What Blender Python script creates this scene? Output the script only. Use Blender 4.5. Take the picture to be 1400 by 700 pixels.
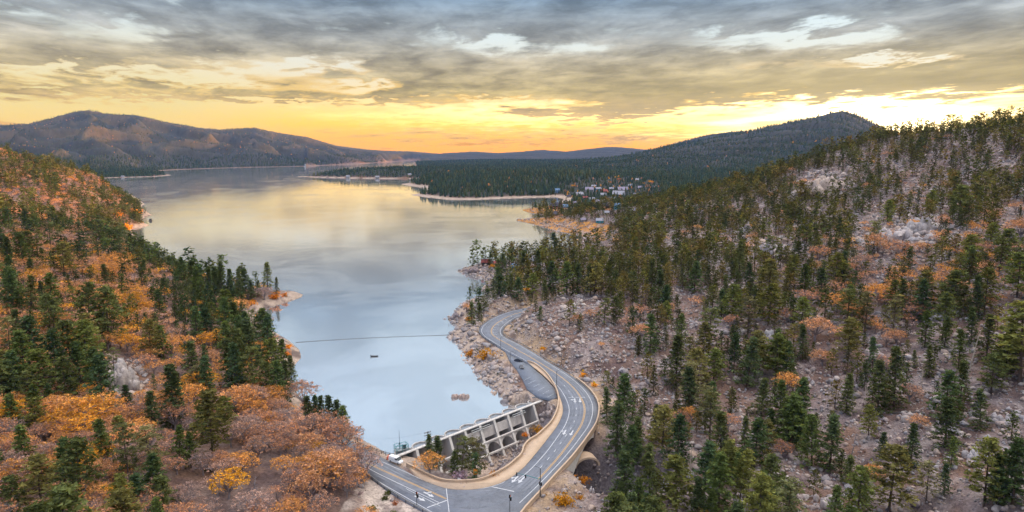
import bpy, bmesh, math, random
import numpy as np
from mathutils import Vector, Matrix, geometry as mgeo
for _o in list(bpy.data.objects):
    bpy.data.objects.remove(_o)
SC = bpy.context.scene
COL = SC.collection
PI = math.pi
R = math.radians
# ------------------------------------------------------------------ camera
CAM_H = 110.0
PITCH = R(8.65)
F = 933.0                       # focal length in pixels of a 1400 px wide frame
cam_d = bpy.data.cameras.new('camera')
cam_d.sensor_width = 36.0
cam_d.lens = 36.0 * F / 1400.0
cam_d.clip_start = 1.0
cam_d.clip_end = 60000.0
cam = bpy.data.objects.new('camera', cam_d)
COL.objects.link(cam)
cam.location = (0, 0, CAM_H)
cam.rotation_euler = (R(90) - PITCH, 0, 0)
SC.camera = cam
# ------------------------------------------------------------------ exposure and sampling
SC.view_settings.view_transform = 'Standard'
SC.view_settings.look = 'None'
SC.view_settings.gamma = 1.0
SC.view_settings.exposure = 1.6
SC.view_settings.use_curve_mapping = False
SC.render.engine = 'CYCLES'
cy = SC.cycles
cy.use_denoising = True
try:
    cy.denoiser = 'OPENIMAGEDENOISE'
except Exception:
    pass
cy.max_bounces = 5
cy.diffuse_bounces = 2
cy.glossy_bounces = 2
cy.transmission_bounces = 2
cy.volume_bounces = 0
cy.transparent_max_bounces = 4
cy.sample_clamp_indirect = 6.0
cy.use_adaptive_sampling = True
cy.adaptive_threshold = 0.02
# ------------------------------------------------------------------ sun and sky
SUN_AZ = 65.0                   # degrees to the right of +Y
SUN_EL = 1.9
sun_d = bpy.data.lights.new('sun', 'SUN')
sun_d.energy = 5.0
sun_d.color = (1.0, 0.50, 0.17)
sun_d.angle = R(0.5)
sun = bpy.data.objects.new('sun', sun_d)
COL.objects.link(sun)
sun.rotation_euler = (R(90 - SUN_EL), 0, R(180 - SUN_AZ))
sun.location = (900, 1500, 600)

world = bpy.data.worlds.new('World')
SC.world = world
world.use_nodes = True
WN = world.node_tree
WN.nodes.clear()


class NB:
    """small builder for node trees"""
    def __init__(s, tree):
        s.t = tree

    def n(s, typ, **kw):
        nd = s.t.nodes.new(typ)
        for k, v in kw.items():
            setattr(nd, k, v)
        return nd

    def put(s, sock, v):
        if v is None:
            return
        if isinstance(v, (int, float)):
            sock.default_value = v
        elif isinstance(v, tuple):
            if len(v) == 3 and len(sock.default_value) == 4:
                v = v + (1.0,)
            sock.default_value = v
        else:
            s.t.links.new(v, sock)

    def m(s, op, a, b=None, c=None, clamp=False):
        nd = s.n('ShaderNodeMath', operation=op, use_clamp=clamp)
        s.put(nd.inputs[0], a)
        s.put(nd.inputs[1], b)
        s.put(nd.inputs[2], c)
        return nd.outputs[0]

    def mix(s, f, a, b, mode='MIX'):
        nd = s.n('ShaderNodeMix', data_type='RGBA', blend_type=mode)
        s.put(nd.inputs[0], f)
        s.put(nd.inputs[6], a)
        s.put(nd.inputs[7], b)
        return nd.outputs[2]

    def ramp(s, f, pts, interp='LINEAR'):
        nd = s.n('ShaderNodeValToRGB')
        s.put(nd.inputs[0], f)
        cr = nd.color_ramp
        cr.interpolation = interp
        while len(cr.elements) < len(pts):
            cr.elements.new(0.5)
        for e, (p, c) in zip(cr.elements, pts):
            e.position = p
            e.color = (c, c, c, 1) if isinstance(c, (int, float)) else tuple(c) + (1,)
        return nd.outputs[0]

    def smooth(s, v, a, b, o0=0.0, o1=1.0):
        nd = s.n('ShaderNodeMapRange', interpolation_type='SMOOTHSTEP')
        s.put(nd.inputs[0], v)
        s.put(nd.inputs[1], a)
        s.put(nd.inputs[2], b)
        s.put(nd.inputs[3], o0)
        s.put(nd.inputs[4], o1)
        return nd.outputs[0]

    def noise(s, vec, scale, detail=4.0, rough=0.55, dist=0.0, out=0):
        nd = s.n('ShaderNodeTexNoise')
        s.put(nd.inputs['Vector'], vec)
        s.put(nd.inputs['Scale'], scale)
        s.put(nd.inputs['Detail'], detail)
        s.put(nd.inputs['Roughness'], rough)
        s.put(nd.inputs['Distortion'], dist)
        return nd.outputs[out]

    def xyz(s, x, y, z=0.0):
        nd = s.n('ShaderNodeCombineXYZ')
        s.put(nd.inputs[0], x)
        s.put(nd.inputs[1], y)
        s.put(nd.inputs[2], z)
        return nd.outputs[0]


def build_sky():
    b = NB(WN)
    out = b.n('ShaderNodeOutputWorld')
    tc = b.n('ShaderNodeTexCoord')
    sep = b.n('ShaderNodeSeparateXYZ')
    WN.links.new(tc.outputs['Generated'], sep.inputs[0])
    x, y, z = sep.outputs
    el = b.m('MULTIPLY', b.m('ARCSINE', b.m('MAXIMUM', b.m('MINIMUM', z, 1.0), -1.0)), 180 / PI)
    az = b.m('MULTIPLY', b.m('ARCTAN2', x, y), 180 / PI)
    elc = b.m('MAXIMUM', el, 0.0)
    # the clear sky behind the clouds, by elevation (0..20 degrees)
    e20 = b.m('DIVIDE', elc, 20.0, clamp=True)
    clear = b.ramp(e20, [(0.0, (1.6, 0.56, 0.0)), (0.055, (1.55, 0.62, 0.0)), (0.11, (1.4, 0.76, 0.0)),
                         (0.20, (1.12, 0.80, 0.30)), (0.32, (0.88, 0.80, 0.62)), (0.48, (0.74, 0.84, 0.86)),
                         (0.70, (0.66, 0.82, 0.95)), (1.0, (0.70, 0.86, 1.0))])
    leftclear = b.ramp(e20, [(0.0, (1.3, 0.66, 0.04)), (0.10, (1.1, 0.72, 0.14)), (0.20, (0.88, 0.72, 0.30)),
                             (0.32, (0.90, 0.78, 0.50)), (0.48, (0.70, 0.80, 0.82)),
                             (0.70, (0.66, 0.82, 0.92)), (1.0, (0.70, 0.86, 1.0))])
    clear = b.mix(b.smooth(az, -14.0, -28.0), clear, leftclear)
    cloud = b.ramp(e20, [(0.0, (1.2, 0.45, 0.0)), (0.09, (1.0, 0.48, 0.03)), (0.16, (0.66, 0.43, 0.14)), (0.24, (0.52, 0.40, 0.165)),
                         (0.33, (0.50, 0.42, 0.26)), (0.45, (0.38, 0.39, 0.37)), (0.60, (0.195, 0.275, 0.36)), (0.80, (0.25, 0.335, 0.43)),
                         (1.0, (0.55, 0.64, 0.74))])
    # cloud deck, projected on a flat layer so that it flattens towards the horizon
    inv = b.m('DIVIDE', 1.0, b.m('ADD', b.m('MAXIMUM', z, 0.0), 0.055))
    u = b.m('MULTIPLY', x, inv)
    v = b.m('MULTIPLY', y, inv)
    v2 = b.m('ADD', v, b.m('MULTIPLY', u, 0.22))
    p1 = b.xyz(b.m('MULTIPLY', u, 1.0), b.m('MULTIPLY', v2, 0.72), 3.7)
    n1 = b.noise(p1, 1.0, 9.0, 0.58, 0.25)
    p2 = b.xyz(b.m('MULTIPLY', u, 3.2), b.m('MULTIPLY', v2, 2.3), 8.1)
    n2 = b.noise(p2, 1.0, 8.0, 0.62, 0.3)
    # streaks by elevation near the horizon
    p3 = b.xyz(b.m('MULTIPLY', az, 0.075), b.m('MULTIPLY', b.m('ADD', el, b.m('MULTIPLY', az, 0.012)), 0.62), 1.3)
    n3 = b.noise(p3, 1.0, 7.0, 0.55, 0.6)
    dens = b.m('ADD', b.m('MULTIPLY', n1, 0.50), b.m('ADD', b.m('MULTIPLY', n2, 0.27), b.m('MULTIPLY', n3, 0.33)))
    # wobble the layout so that its patches get ragged edges
    wa = b.m('MULTIPLY', b.m('SUBTRACT', n1, 0.5), 26.0)
    we = b.m('MULTIPLY', b.m('SUBTRACT', n2, 0.5), 4.2)
    azw = b.m('ADD', az, wa)
    elw = b.m('ADD', el, we)

    def blob(a0, e0, ra, re, amp, tilt=0.0):
        da = b.m('DIVIDE', b.m('SUBTRACT', azw, a0), ra)
        ee = b.m('SUBTRACT', elw, e0)
        if tilt:
            ee = b.m('SUBTRACT', ee, b.m('MULTIPLY', b.m('SUBTRACT', azw, a0), tilt))
        de = b.m('DIVIDE', ee, re)
        r2 = b.m('ADD', b.m('MULTIPLY', da, da), b.m('MULTIPLY', de, de))
        return b.m('MULTIPLY', b.m('EXPONENT', b.m('MULTIPLY', r2, -1.0)), amp)
    cov = b.ramp(e20, [(0.0, 0.34), (0.08, 0.40), (0.14, 0.36), (0.20, 0.47), (0.27, 0.68), (0.36, 0.72), (0.5, 0.72), (0.7, 0.66), (1.0, 0.50)])
    tot = cov
    for a in SKY_BLOBS:
        tot = b.m('ADD', tot, blob(*a))
    mask = b.smooth(b.m('ADD', b.m('MULTIPLY', b.m('SUBTRACT', dens, 0.55), 2.2), tot), 0.38, 0.66)
    # thin cloud is lit through and takes the warm light
    shade = b.m('MULTIPLY', b.smooth(n2, 0.30, 0.72, 0.74, 1.36), b.m('MULTIPLY', b.smooth(n1, 0.32, 0.68, 1.30, 0.78), b.smooth(n3, 0.3, 0.7, 0.80, 1.2)))
    cl = b.n('ShaderNodeVectorMath', operation='SCALE')
    WN.links.new(cloud, cl.inputs[0])
    WN.links.new(shade, cl.inputs['Scale'])
    # warm under-lighting of the deck towards the sun
    sunside = b.m('MULTIPLY', b.smooth(az, -5.0, 22.0), b.smooth(el, 9.0, 3.0))
    warmcl = b.mix(b.m('MULTIPLY', sunside, 0.75), cl.outputs[0], (0.56, 0.44, 0.20))
    sky = b.mix(mask, clear, warmcl)
    edge = b.m('MULTIPLY', b.m('MULTIPLY', mask, b.m('SUBTRACT', 1.0, mask)), 4.0)
    edge = b.m('MULTIPLY', b.m('MULTIPLY', edge, b.smooth(el, 8.5, 4.0)), b.smooth(az, -40.0, -8.0, 0.25, 0.7))
    sky = b.mix(edge, sky, (1.05, 0.62, 0.09))
    # the glow round the sun
    glow = b.m('ADD', blob(24.5, 2.6, 13.0, 1.35, 1.5), b.m('ADD', blob(0.0, 2.9, 10.0, 0.8, 0.85), b.m('ADD', blob(28.0, 1.6, 7.0, 2.2, 3.2), blob(28.6, 1.5, 2.6, 1.2, 9.0))))
    glow = b.m('MULTIPLY', glow, b.m('SUBTRACT', 1.0, b.m('MULTIPLY', mask, 0.85)))
    gcol = b.n('ShaderNodeVectorMath', operation='SCALE')
    gcol.inputs[0].default_value = (1.0, 0.80, 0.42)
    WN.links.new(glow, gcol.inputs['Scale'])
    sky = b.mix(1.0, sky, gcol.outputs[0], 'ADD')
    # unseen upper sky, made brighter to light the ground and tint the lake
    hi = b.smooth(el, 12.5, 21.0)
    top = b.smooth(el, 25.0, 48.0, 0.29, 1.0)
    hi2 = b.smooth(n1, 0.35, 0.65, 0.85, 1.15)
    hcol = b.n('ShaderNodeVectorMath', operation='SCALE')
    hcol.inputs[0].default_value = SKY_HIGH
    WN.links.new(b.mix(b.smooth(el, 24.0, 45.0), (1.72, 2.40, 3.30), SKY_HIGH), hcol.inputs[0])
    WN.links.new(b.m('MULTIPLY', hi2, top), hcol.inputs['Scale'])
    # warmer, brighter sunward and duller away, set to give the ground light direction
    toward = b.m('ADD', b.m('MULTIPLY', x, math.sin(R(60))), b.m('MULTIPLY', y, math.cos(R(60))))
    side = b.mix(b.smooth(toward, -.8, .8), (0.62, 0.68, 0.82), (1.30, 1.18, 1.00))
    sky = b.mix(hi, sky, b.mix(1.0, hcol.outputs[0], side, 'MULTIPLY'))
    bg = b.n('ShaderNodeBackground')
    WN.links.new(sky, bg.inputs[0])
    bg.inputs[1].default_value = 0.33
    st = b.n('ShaderNodeTexSky', sky_type='NISHITA')
    st.sun_disc = False
    st.sun_elevation = R(SUN_EL)
    st.sun_rotation = R(SUN_AZ)
    st.altitude = 2000
    bg2 = b.n('ShaderNodeBackground')
    veil = b.n('ShaderNodeVectorMath', operation='SCALE')      # the deck hides most of it
    WN.links.new(st.outputs[0], veil.inputs[0])
    WN.links.new(b.m('SUBTRACT', 0.30, b.m('MULTIPLY', mask, 0.27)), veil.inputs['Scale'])
    WN.links.new(veil.outputs[0], bg2.inputs[0])
    bg2.inputs[1].default_value = 0.05
    add = b.n('ShaderNodeAddShader')
    WN.links.new(bg.outputs[0], add.inputs[0])
    WN.links.new(bg2.outputs[0], add.inputs[1])
    WN.links.new(add.outputs[0], out.inputs[0])
    world.cycles.sampling_method = 'NONE'


# azimuth, elevation, radius in azimuth, radius in elevation, change of cloud cover, tilt
SKY_BLOBS = [
    (-28, 8.8, 6, 0.8, -0.35), (-31, 5.6, 9, 0.5, -0.35), (-18.5, 6.4, 5, 0.5, -0.30), (-1, 8.6, 5, 0.65, -0.34),
    (22, 8.3, 9, 0.65, -0.36, -.04), (27, 6.5, 4.5, 0.3, -0.40), (33, 10.8, 7, 0.6, -0.35), (-12, 5.3, 4, 0.4, -0.25),
    (-27, 4.3, 14, 0.45, 0.30), (9, 3.3, 6.5, 0.75, 0.60), (4, 5.0, 9, 1.0, 0.35), (24, 4.8, 15, 1.0, 0.40), (-2.5, 3.9, 4.5, 0.5, -0.40), (-16, 3.6, 8, 0.35, -.25), (3, 0.9, 14, .35, .25), (-9, 4.3, 5, 0.5, 0.20),
    (-20, 2.7, 10, 0.9, -0.2), (24, 2.5, 13, 1.1, -0.7), (0, 4.6, 5, 0.8, -0.15), (12, 11.5, 12, 1.2, 0.25), (-15, 11, 12, 1.4, 0.25)]
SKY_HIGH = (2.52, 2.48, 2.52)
build_sky()

# ================================================================== maths helpers
rng = np.random.default_rng(7)
CP, SP = math.cos(PITCH), math.sin(PITCH)


def at(px, py, z=0.0):
    """the point of the plane at height z that the photo shows at pixel px, py"""
    a = (px - 700.0) / F
    c = (350.0 - py) / F
    dx, dy, dz = a, CP + c * SP, -SP + c * CP
    k = (z - CAM_H) / dz
    return (dx * k, dy * k, z)


def atD(px, py, D):
    a = (px - 700.0) / F
    c = (350.0 - py) / F
    dx, dy, dz = a, CP + c * SP, -SP + c * CP
    k = D / dy
    return (dx * k, D, CAM_H + dz * k)


def project(x, y, z):
    dz = np.asarray(z) - CAM_H
    fw = y * CP - dz * SP
    up = y * SP + dz * CP
    fw = np.maximum(fw, 1e-3)
    return 700 + F * x / fw, 350 - F * up / fw, fw


def sm(a, b, v):
    t = np.clip((v - a) / (b - a), 0, 1)
    return t * t * (3 - 2 * t)


def vnoise(x, y, seed=0):
    xi = np.floor(x).astype(np.int64)
    yi = np.floor(y).astype(np.int64)
    fx = x - xi
    fy = y - yi
    fx = fx * fx * (3 - 2 * fx)
    fy = fy * fy * (3 - 2 * fy)

    def h(a, b):
        n = (a * 374761393 + b * 668265263 + seed * 974634777) & 0xffffffff
        n = ((n ^ (n >> 13)) * 1274126177) & 0xffffffff
        n = n ^ (n >> 16)
        return (n & 0xffff) / 65535.0
    return (h(xi, yi) * (1 - fx) + h(xi + 1, yi) * fx) * (1 - fy) + (h(xi, yi + 1) * (1 - fx) + h(xi + 1, yi + 1) * fx) * fy


def fbm(x, y, oct=4, seed=0, gain=0.5):
    s = 0.0
    a = 1.0
    t = 0.0
    for i in range(oct):
        s = s + a * vnoise(x * 2 ** i + 17.3 * i, y * 2 ** i - 9.1 * i, seed + i)
        t += a
        a *= gain
    return s / t


def in_poly(x, y, poly):
    P = np.asarray(poly, float)
    inside = np.zeros(np.shape(x), bool)
    n = len(P)
    for i in range(n):
        x1, y1 = P[i][:2]
        x2, y2 = P[(i + 1) % n][:2]
        c = (y1 > y) != (y2 > y)
        if y2 != y1:
            inside ^= c & (x < (x2 - x1) * (y - y1) / (y2 - y1) + x1)
    return inside


def seg_dist(x, y, P, closed=False):
    P = np.asarray(P, float)
    best = np.full(np.shape(x), 1e9)
    n = len(P)
    for i in range(n if closed else n - 1):
        ax, ay = P[i][:2]
        bx, by = P[(i + 1) % n][:2]
        dx, dy = bx - ax, by - ay
        L = dx * dx + dy * dy + 1e-9
        t = np.clip(((x - ax) * dx + (y - ay) * dy) / L, 0, 1)
        d = (x - ax - t * dx) ** 2 + (y - ay - t * dy) ** 2
        np.minimum(best, d, out=best)
    return np.sqrt(best)


def catmull(P, n=6, closed=False):
    P = np.asarray(P, float)
    N = len(P)
    out = []
    for i in range(N if closed else N - 1):
        if closed:
            p0, p1, p2, p3 = P[(i - 1) % N], P[i], P[(i + 1) % N], P[(i + 2) % N]
        else:
            p0, p1, p2, p3 = P[max(i - 1, 0)], P[i], P[i + 1], P[min(i + 2, N - 1)]
        for k in range(n):
            t = k / n
            out.append(0.5 * (2 * p1 + (p2 - p0) * t + (2 * p0 - 5 * p1 + 4 * p2 - p3) * t * t + (3 * p1 - p0 - 3 * p2 + p3) * t ** 3))
    if not closed:
        out.append(P[-1])
    return np.array(out)


# ================================================================== object helpers
def mk(name, V, Fc, mat=None, parent=None, attrs=None, smooth=False, link=True):
    """V (n,3) array, Fc list of int arrays (m,3) or (m,4) or one such array"""
    V = np.asarray(V, np.float32)
    if isinstance(Fc, np.ndarray):
        Fc = [Fc]
    Fc = [np.asarray(f, np.int32) for f in Fc if len(f)]
    me = bpy.data.meshes.new(name)
    loops = np.concatenate([f.ravel() for f in Fc])
    sizes = np.concatenate([np.full(len(f), f.shape[1], np.int32) for f in Fc])
    starts = np.concatenate([[0], np.cumsum(sizes)[:-1]]).astype(np.int32)
    me.vertices.add(len(V))
    me.vertices.foreach_set('co', V.ravel())
    me.loops.add(len(loops))
    me.loops.foreach_set('vertex_index', loops)
    me.polygons.add(len(sizes))
    me.polygons.foreach_set('loop_start', starts)
    me.polygons.foreach_set('loop_total', sizes)
    if smooth:
        me.polygons.foreach_set('use_smooth', np.ones(len(sizes), bool))
    me.update(calc_edges=True)
    for k, a in (attrs or {}).items():
        a = np.asarray(a, np.float32)
        if a.ndim == 1:
            at_ = me.attributes.new(k, 'FLOAT', 'POINT')
            at_.data.foreach_set('value', a)
        else:
            at_ = me.attributes.new(k, 'FLOAT_COLOR', 'POINT')
            if a.shape[1] == 3:
                a = np.concatenate([a, np.ones((len(a), 1), np.float32)], 1)
            at_.data.foreach_set('color', a.ravel())
    if mat:
        me.materials.append(mat)
    o = bpy.data.objects.new(name, me)
    if link:
        COL.objects.link(o)
    if parent:
        o.parent = parent
    return o


def tag(o, label=None, cat=None, group=None, kind=None):
    if label:
        o['label'] = label
    if cat:
        o['category'] = cat
    if group:
        o['group'] = group
    if kind:
        o['kind'] = kind
    return o


def empty(name, loc, rz=0.0, label=None, cat=None, group=None):
    o = bpy.data.objects.new(name, None)
    o.empty_display_size = 0.5
    COL.objects.link(o)
    o.location = loc
    o.rotation_euler = (0, 0, rz)
    return tag(o, label, cat, group)


class MB:
    """collects shapes for ONE mesh object"""
    def __init__(s):
        s.V = []
        s.F = []
        s.n = 0

    def add(s, V, Fc):
        for f in Fc:
            s.F.append([i + s.n for i in f])
        s.V.extend([tuple(v) for v in V])
        s.n += len(V)

    def box(s, c, size, rz=0.0, top=1.0):
        hx, hy, hz = size[0] / 2, size[1] / 2, size[2] / 2
        V = []
        ca, sa = math.cos(rz), math.sin(rz)
        for z, k in ((-hz, 1.0), (hz, top)):
            for x, y in ((-hx, -hy), (hx, -hy), (hx, hy), (-hx, hy)):
                x *= k
                y *= k
                V.append((c[0] + x * ca - y * sa, c[1] + x * sa + y * ca, c[2] + z))
        s.add(V, [(0, 3, 2, 1), (4, 5, 6, 7), (0, 1, 5, 4), (1, 2, 6, 5), (2, 3, 7, 6), (3, 0, 4, 7)])

    def tube(s, pts, r, n=6, r1=None):
        pts = [Vector(p) for p in pts]
        m = len(pts)
        V = []
        for i, p in enumerate(pts):
            d = (pts[min(i + 1, m - 1)] - pts[max(i - 1, 0)]).normalized()
            a = d.orthogonal().normalized()
            b_ = d.cross(a)
            rr = r if r1 is None else r + (r1 - r) * i / max(m - 1, 1)
            for k in range(n):
                t = 2 * PI * k / n
                V.append(p + (a * math.cos(t) + b_ * math.sin(t)) * rr)
        Fc = []
        for i in range(m - 1):
            for k in range(n):
                Fc.append((i * n + k, i * n + (k + 1) % n, (i + 1) * n + (k + 1) % n, (i + 1) * n + k))
        Fc.append(tuple(range(n))[::-1])
        Fc.append(tuple((m - 1) * n + k for k in range(n)))
        s.add(V, Fc)

    def beam(s, p, q, w, h):
        """rectangular bar from p to q, w wide across, h high"""
        p, q = Vector(p), Vector(q)
        d = (q - p).normalized()
        side = d.cross(Vector((0, 0, 1)))
        side = side.normalized() if side.length > 1e-4 else Vector((1, 0, 0))
        up = side.cross(d).normalized()
        V = []
        for e in (p, q):
            for sx, sz in ((-1, -1), (1, -1), (1, 1), (-1, 1)):
                V.append(e + side * (sx * w / 2) + up * (sz * h / 2))
        s.add(V, [(3, 2, 1, 0), (4, 5, 6, 7), (0, 1, 5, 4), (1, 2, 6, 5), (2, 3, 7, 6), (3, 0, 4, 7)])

    def prism(s, poly, z0, z1):
        n = len(poly)
        V = [(p[0], p[1], z0 if not callable(z0) else z0(p)) for p in poly] + [(p[0], p[1], z1) for p in poly]
        Fc = [tuple(range(n))[::-1], tuple(range(n, 2 * n))]
        for i in range(n):
            Fc.append((i, (i + 1) % n, n + (i + 1) % n, n + i))
        s.add(V, Fc)

    def loft(s, rings, close=True, caps=True):
        n = len(rings[0])
        V = [p for r in rings for p in r]
        Fc = []
        for i in range(len(rings) - 1):
            for k in range(n if close else n - 1):
                Fc.append((i * n + k, i * n + (k + 1) % n, (i + 1) * n + (k + 1) % n, (i + 1) * n + k))
        if caps:
            Fc.append(tuple(range(n))[::-1])
            Fc.append(tuple((len(rings) - 1) * n + k for k in range(n)))
        s.add(V, Fc)

    def build(s, name, mat, parent=None, origin=None, smooth=False, bevel=0.0):
        me = bpy.data.meshes.new(name)
        V = s.V
        if origin is not None:
            V = [(v[0] - origin[0], v[1] - origin[1], v[2] - origin[2]) for v in V]
        me.from_pydata(V, [], s.F)
        bm = bmesh.new()
        bm.from_mesh(me)
        bmesh.ops.recalc_face_normals(bm, faces=bm.faces[:])
        if bevel:
            bmesh.ops.bevel(bm, geom=bm.edges[:], offset=bevel, segments=1, affect='EDGES', clamp_overlap=True)
        bm.to_mesh(me)
        bm.free()
        if smooth:
            for p in me.polygons:
                p.use_smooth = True
        me.update()
        if mat:
            me.materials.append(mat)
        o = bpy.data.objects.new(name, me)
        COL.objects.link(o)
        if parent:
            o.parent = parent
        elif origin is not None:
            o.location = origin
        return o


def copy_tree(o, parent=None):
    c = o.copy()
    COL.objects.link(c)
    if parent:
        c.parent = parent
    for ch in list(o.children):
        copy_tree(ch, c)
    return c


# ================================================================== materials
def principled(name, col, rough=0.8, metal=0.0, spec=0.3):
    m = bpy.data.materials.new(name)
    m.use_nodes = True
    p = m.node_tree.nodes['Principled BSDF']
    p.inputs['Base Color'].default_value = tuple(col) + (1,)
    p.inputs['Roughness'].default_value = rough
    p.inputs['Metallic'].default_value = metal
    p.inputs['Specular IOR Level'].default_value = spec
    return m


def weathered(name, col, var=0.35, scale=0.6, rough=0.85, bump=0.15, metal=0.0, streak=False):
    """a base colour with blotches of wear and a small bump, in object space"""
    m = principled(name, col, rough, metal)
    b = NB(m.node_tree)
    p = m.node_tree.nodes['Principled BSDF']
    tc = b.n('ShaderNodeNewGeometry')
    vec = tc.outputs['Position']
    if streak:
        mp = b.n('ShaderNodeVectorMath', operation='MULTIPLY')
        b.put(mp.inputs[0], vec)
        mp.inputs[1].default_value = (1.0, 1.0, 0.12)
        vec = mp.outputs[0]
    n1 = b.noise(vec, scale, 6.0, 0.6)
    n2 = b.noise(vec, scale * 7, 4.0, 0.6)
    f = b.m('ADD', b.m('MULTIPLY', n1, 0.65), b.m('MULTIPLY', n2, 0.35))
    k = b.ramp(f, [(0.30, 1 - var), (0.5, 1.0), (0.70, 1 + var * 0.6)])
    b.put(p.inputs['Base Color'], b.mix(1.0, tuple(col), k, 'MULTIPLY'))
    if bump:
        bp = b.n('ShaderNodeBump')
        bp.inputs['Strength'].default_value = bump
        bp.inputs['Distance'].default_value = 0.1
        b.put(bp.inputs['Height'], n2)
        b.put(p.inputs['Normal'], bp.outputs[0])
    return m


# ================================================================== the lake outline, in photo pixels on the water plane
DAM_A = at(544, 624, 3.0)
DAM_B = at(744, 547, 3.0)
_left = [(500, 611), (470, 592), (448, 574), (425, 556), (404, 535), (396, 514), (402, 500), (412, 489), (410, 478), (396, 466),
         (378, 455), (356, 443), (347, 433), (352, 425), (372, 420), (396, 412), (412, 407), (415, 403), (405, 399), (385, 399), (365, 401),
         (340, 401), (312, 397), (284, 390), (258, 379), (232, 366), (208, 352), (190, 343), (176, 338), (180, 332), (190, 327), (184, 321),
         (176, 316), (188, 312), (206, 308), (194, 304), (180, 301), (196, 298), (208, 294), (202, 290), (193, 285), (198, 279), (190, 272),
         (176, 264), (158, 256), (136, 250), (108, 246.5), (104, 245), (160, 243), (215, 241.5), (235, 239.6), (222, 236.5),
         (212, 234.0), (245, 232.0), (290, 230.4), (340, 228.9), (420, 227.4), (480, 224.6), (530, 221.8), (566, 219.2)]
_right = [(572, 220.2), (565, 222.6), (566, 226), (575, 229), (566, 231.5), (535, 233), (490, 236), (455, 239), (436, 241.2), (404, 241.4), (436, 242.6),
          (470, 243.5), (520, 244.2), (575, 244.6), (584, 247.5), (566, 250.2), (547, 251.8), (560, 254.3), (580, 256.8), (582, 260), (574, 264),
          (560, 266.5), (578, 269.5), (612, 273.2), (655, 273.0), (700, 271.2), (758, 269.5), (770, 272), (768, 276), (764, 280), (740, 282.5), (713, 287), (722, 290.5),
          (756, 293.5), (776, 296.5), (778, 299.5), (752, 299.2), (725, 300), (703, 300.6), (728, 306), (748, 312), (770, 317.5), (800, 320), (832, 319.5),
          (828, 324), (788, 327), (784, 333), (780, 341), (768, 347), (748, 350), (732, 356), (712, 361), (690, 363), (672, 360), (655, 363), (642, 364),
          (624, 371), (640, 374), (660, 380), (668, 388), (660, 395), (672, 401), (664, 407), (645, 409), (628, 421), (613, 436), (620, 441), (628, 449),
          (618, 455), (616, 462), (626, 469), (630, 478), (638, 489), (646, 499), (654, 510), (664, 522), (676, 533), (688, 543), (700, 553)]
LAKE_PX = _left + _right
LAKE = [at(px, py, 0.0) for px, py in LAKE_PX]
_da = Vector(DAM_A[:2])
_db = Vector(DAM_B[:2])
DAM_DIR = (_db - _da).normalized()
DAM_DOWN = Vector((DAM_DIR.y, -DAM_DIR.x))          # downstream
LAKE_ARR = np.array([p[:2] for p in LAKE])
# close the outline along the dam
DAM_L = (_db - _da).length
DAM_N = 10
DAM_BULGE = 3.9
_k = []
for _i in range(DAM_N - 1, -1, -1):
    for _j in range(8):
        _a = PI * _j / 7
        _u = (_i + .5 + .5 * math.cos(_a)) * DAM_L / DAM_N
        _k.append(tuple(_da + DAM_DIR * _u - DAM_DOWN * (0.8 + math.sin(_a) * (DAM_BULGE - .1))))
LAKE_POLY = np.vstack([LAKE_ARR, np.array(_k)])
N_DAM_PTS = len(_k)

# ================================================================== terrain
ROAD_Z = 5.0
CPTS = []
for px, py, D in [
        # left hill
        (0, 210, 1150), (60, 232, 1200), (110, 252, 1300), (150, 266, 1500), (0, 300, 650), (0, 380, 400), (0, 470, 290), (0, 560, 222),
        (0, 650, 178), (0, 720, 150), (100, 300, 800), (100, 380, 470), (60, 260, 900), (200, 380, 490), (200, 470, 325), (200, 560, 245), (200, 650, 190),
        (300, 420, 430), (300, 500, 315), (300, 600, 232), (300, 690, 182), (400, 520, 300), (400, 600, 238), (400, 680, 192), (450, 600, 240),
        (450, 690, 190), (490, 690, 193), (150, 330, 700), (120, 720, 152), (300, 730, 168), (480, 640, 214), (480, 730, 178), (515, 690, 197), (545, 715, 190),
        # right hill above the road
        (760, 440, 395), (830, 430, 390), (830, 480, 335), (830, 400, 440), (900, 400, 430), (900, 450, 372), (900, 500, 322), (900, 550, 290),
        (850, 520, 310), (950, 600, 262), (1100, 600, 252), (1250, 600, 233), (1400, 600, 218), (1400, 700, 172), (1250, 700, 190), (1100, 700, 210),
        (960, 700, 228), (860, 640, 262), (1000, 400, 415), (1000, 500, 315), (1100, 300, 620), (1100, 400, 405), (1100, 500, 305), (1250, 300, 540), (1250, 400, 365),
        (1250, 500, 280), (1400, 200, 640), (1400, 300, 450), (1400, 400, 318), (1400, 500, 256), (1400, 174, 750), (1300, 184, 800), (1200, 194, 850),
        (1130, 214, 900), (1050, 247, 900), (980, 274, 850), (920, 292, 800), (860, 308, 800), (800, 333, 770), (1110, 252, 780), (800, 362, 590),
        (725, 392, 520), (690, 402, 490), (650, 368, 590), (650, 398, 500), (1000, 320, 640), (900, 340, 610), (860, 370, 520), (640, 440, 405), (665, 490, 352), (690, 520, 318), (720, 405, 470),
        (1200, 240, 700), (1300, 240, 650)]:
    CPTS.append(atD(px, py, D))
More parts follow.
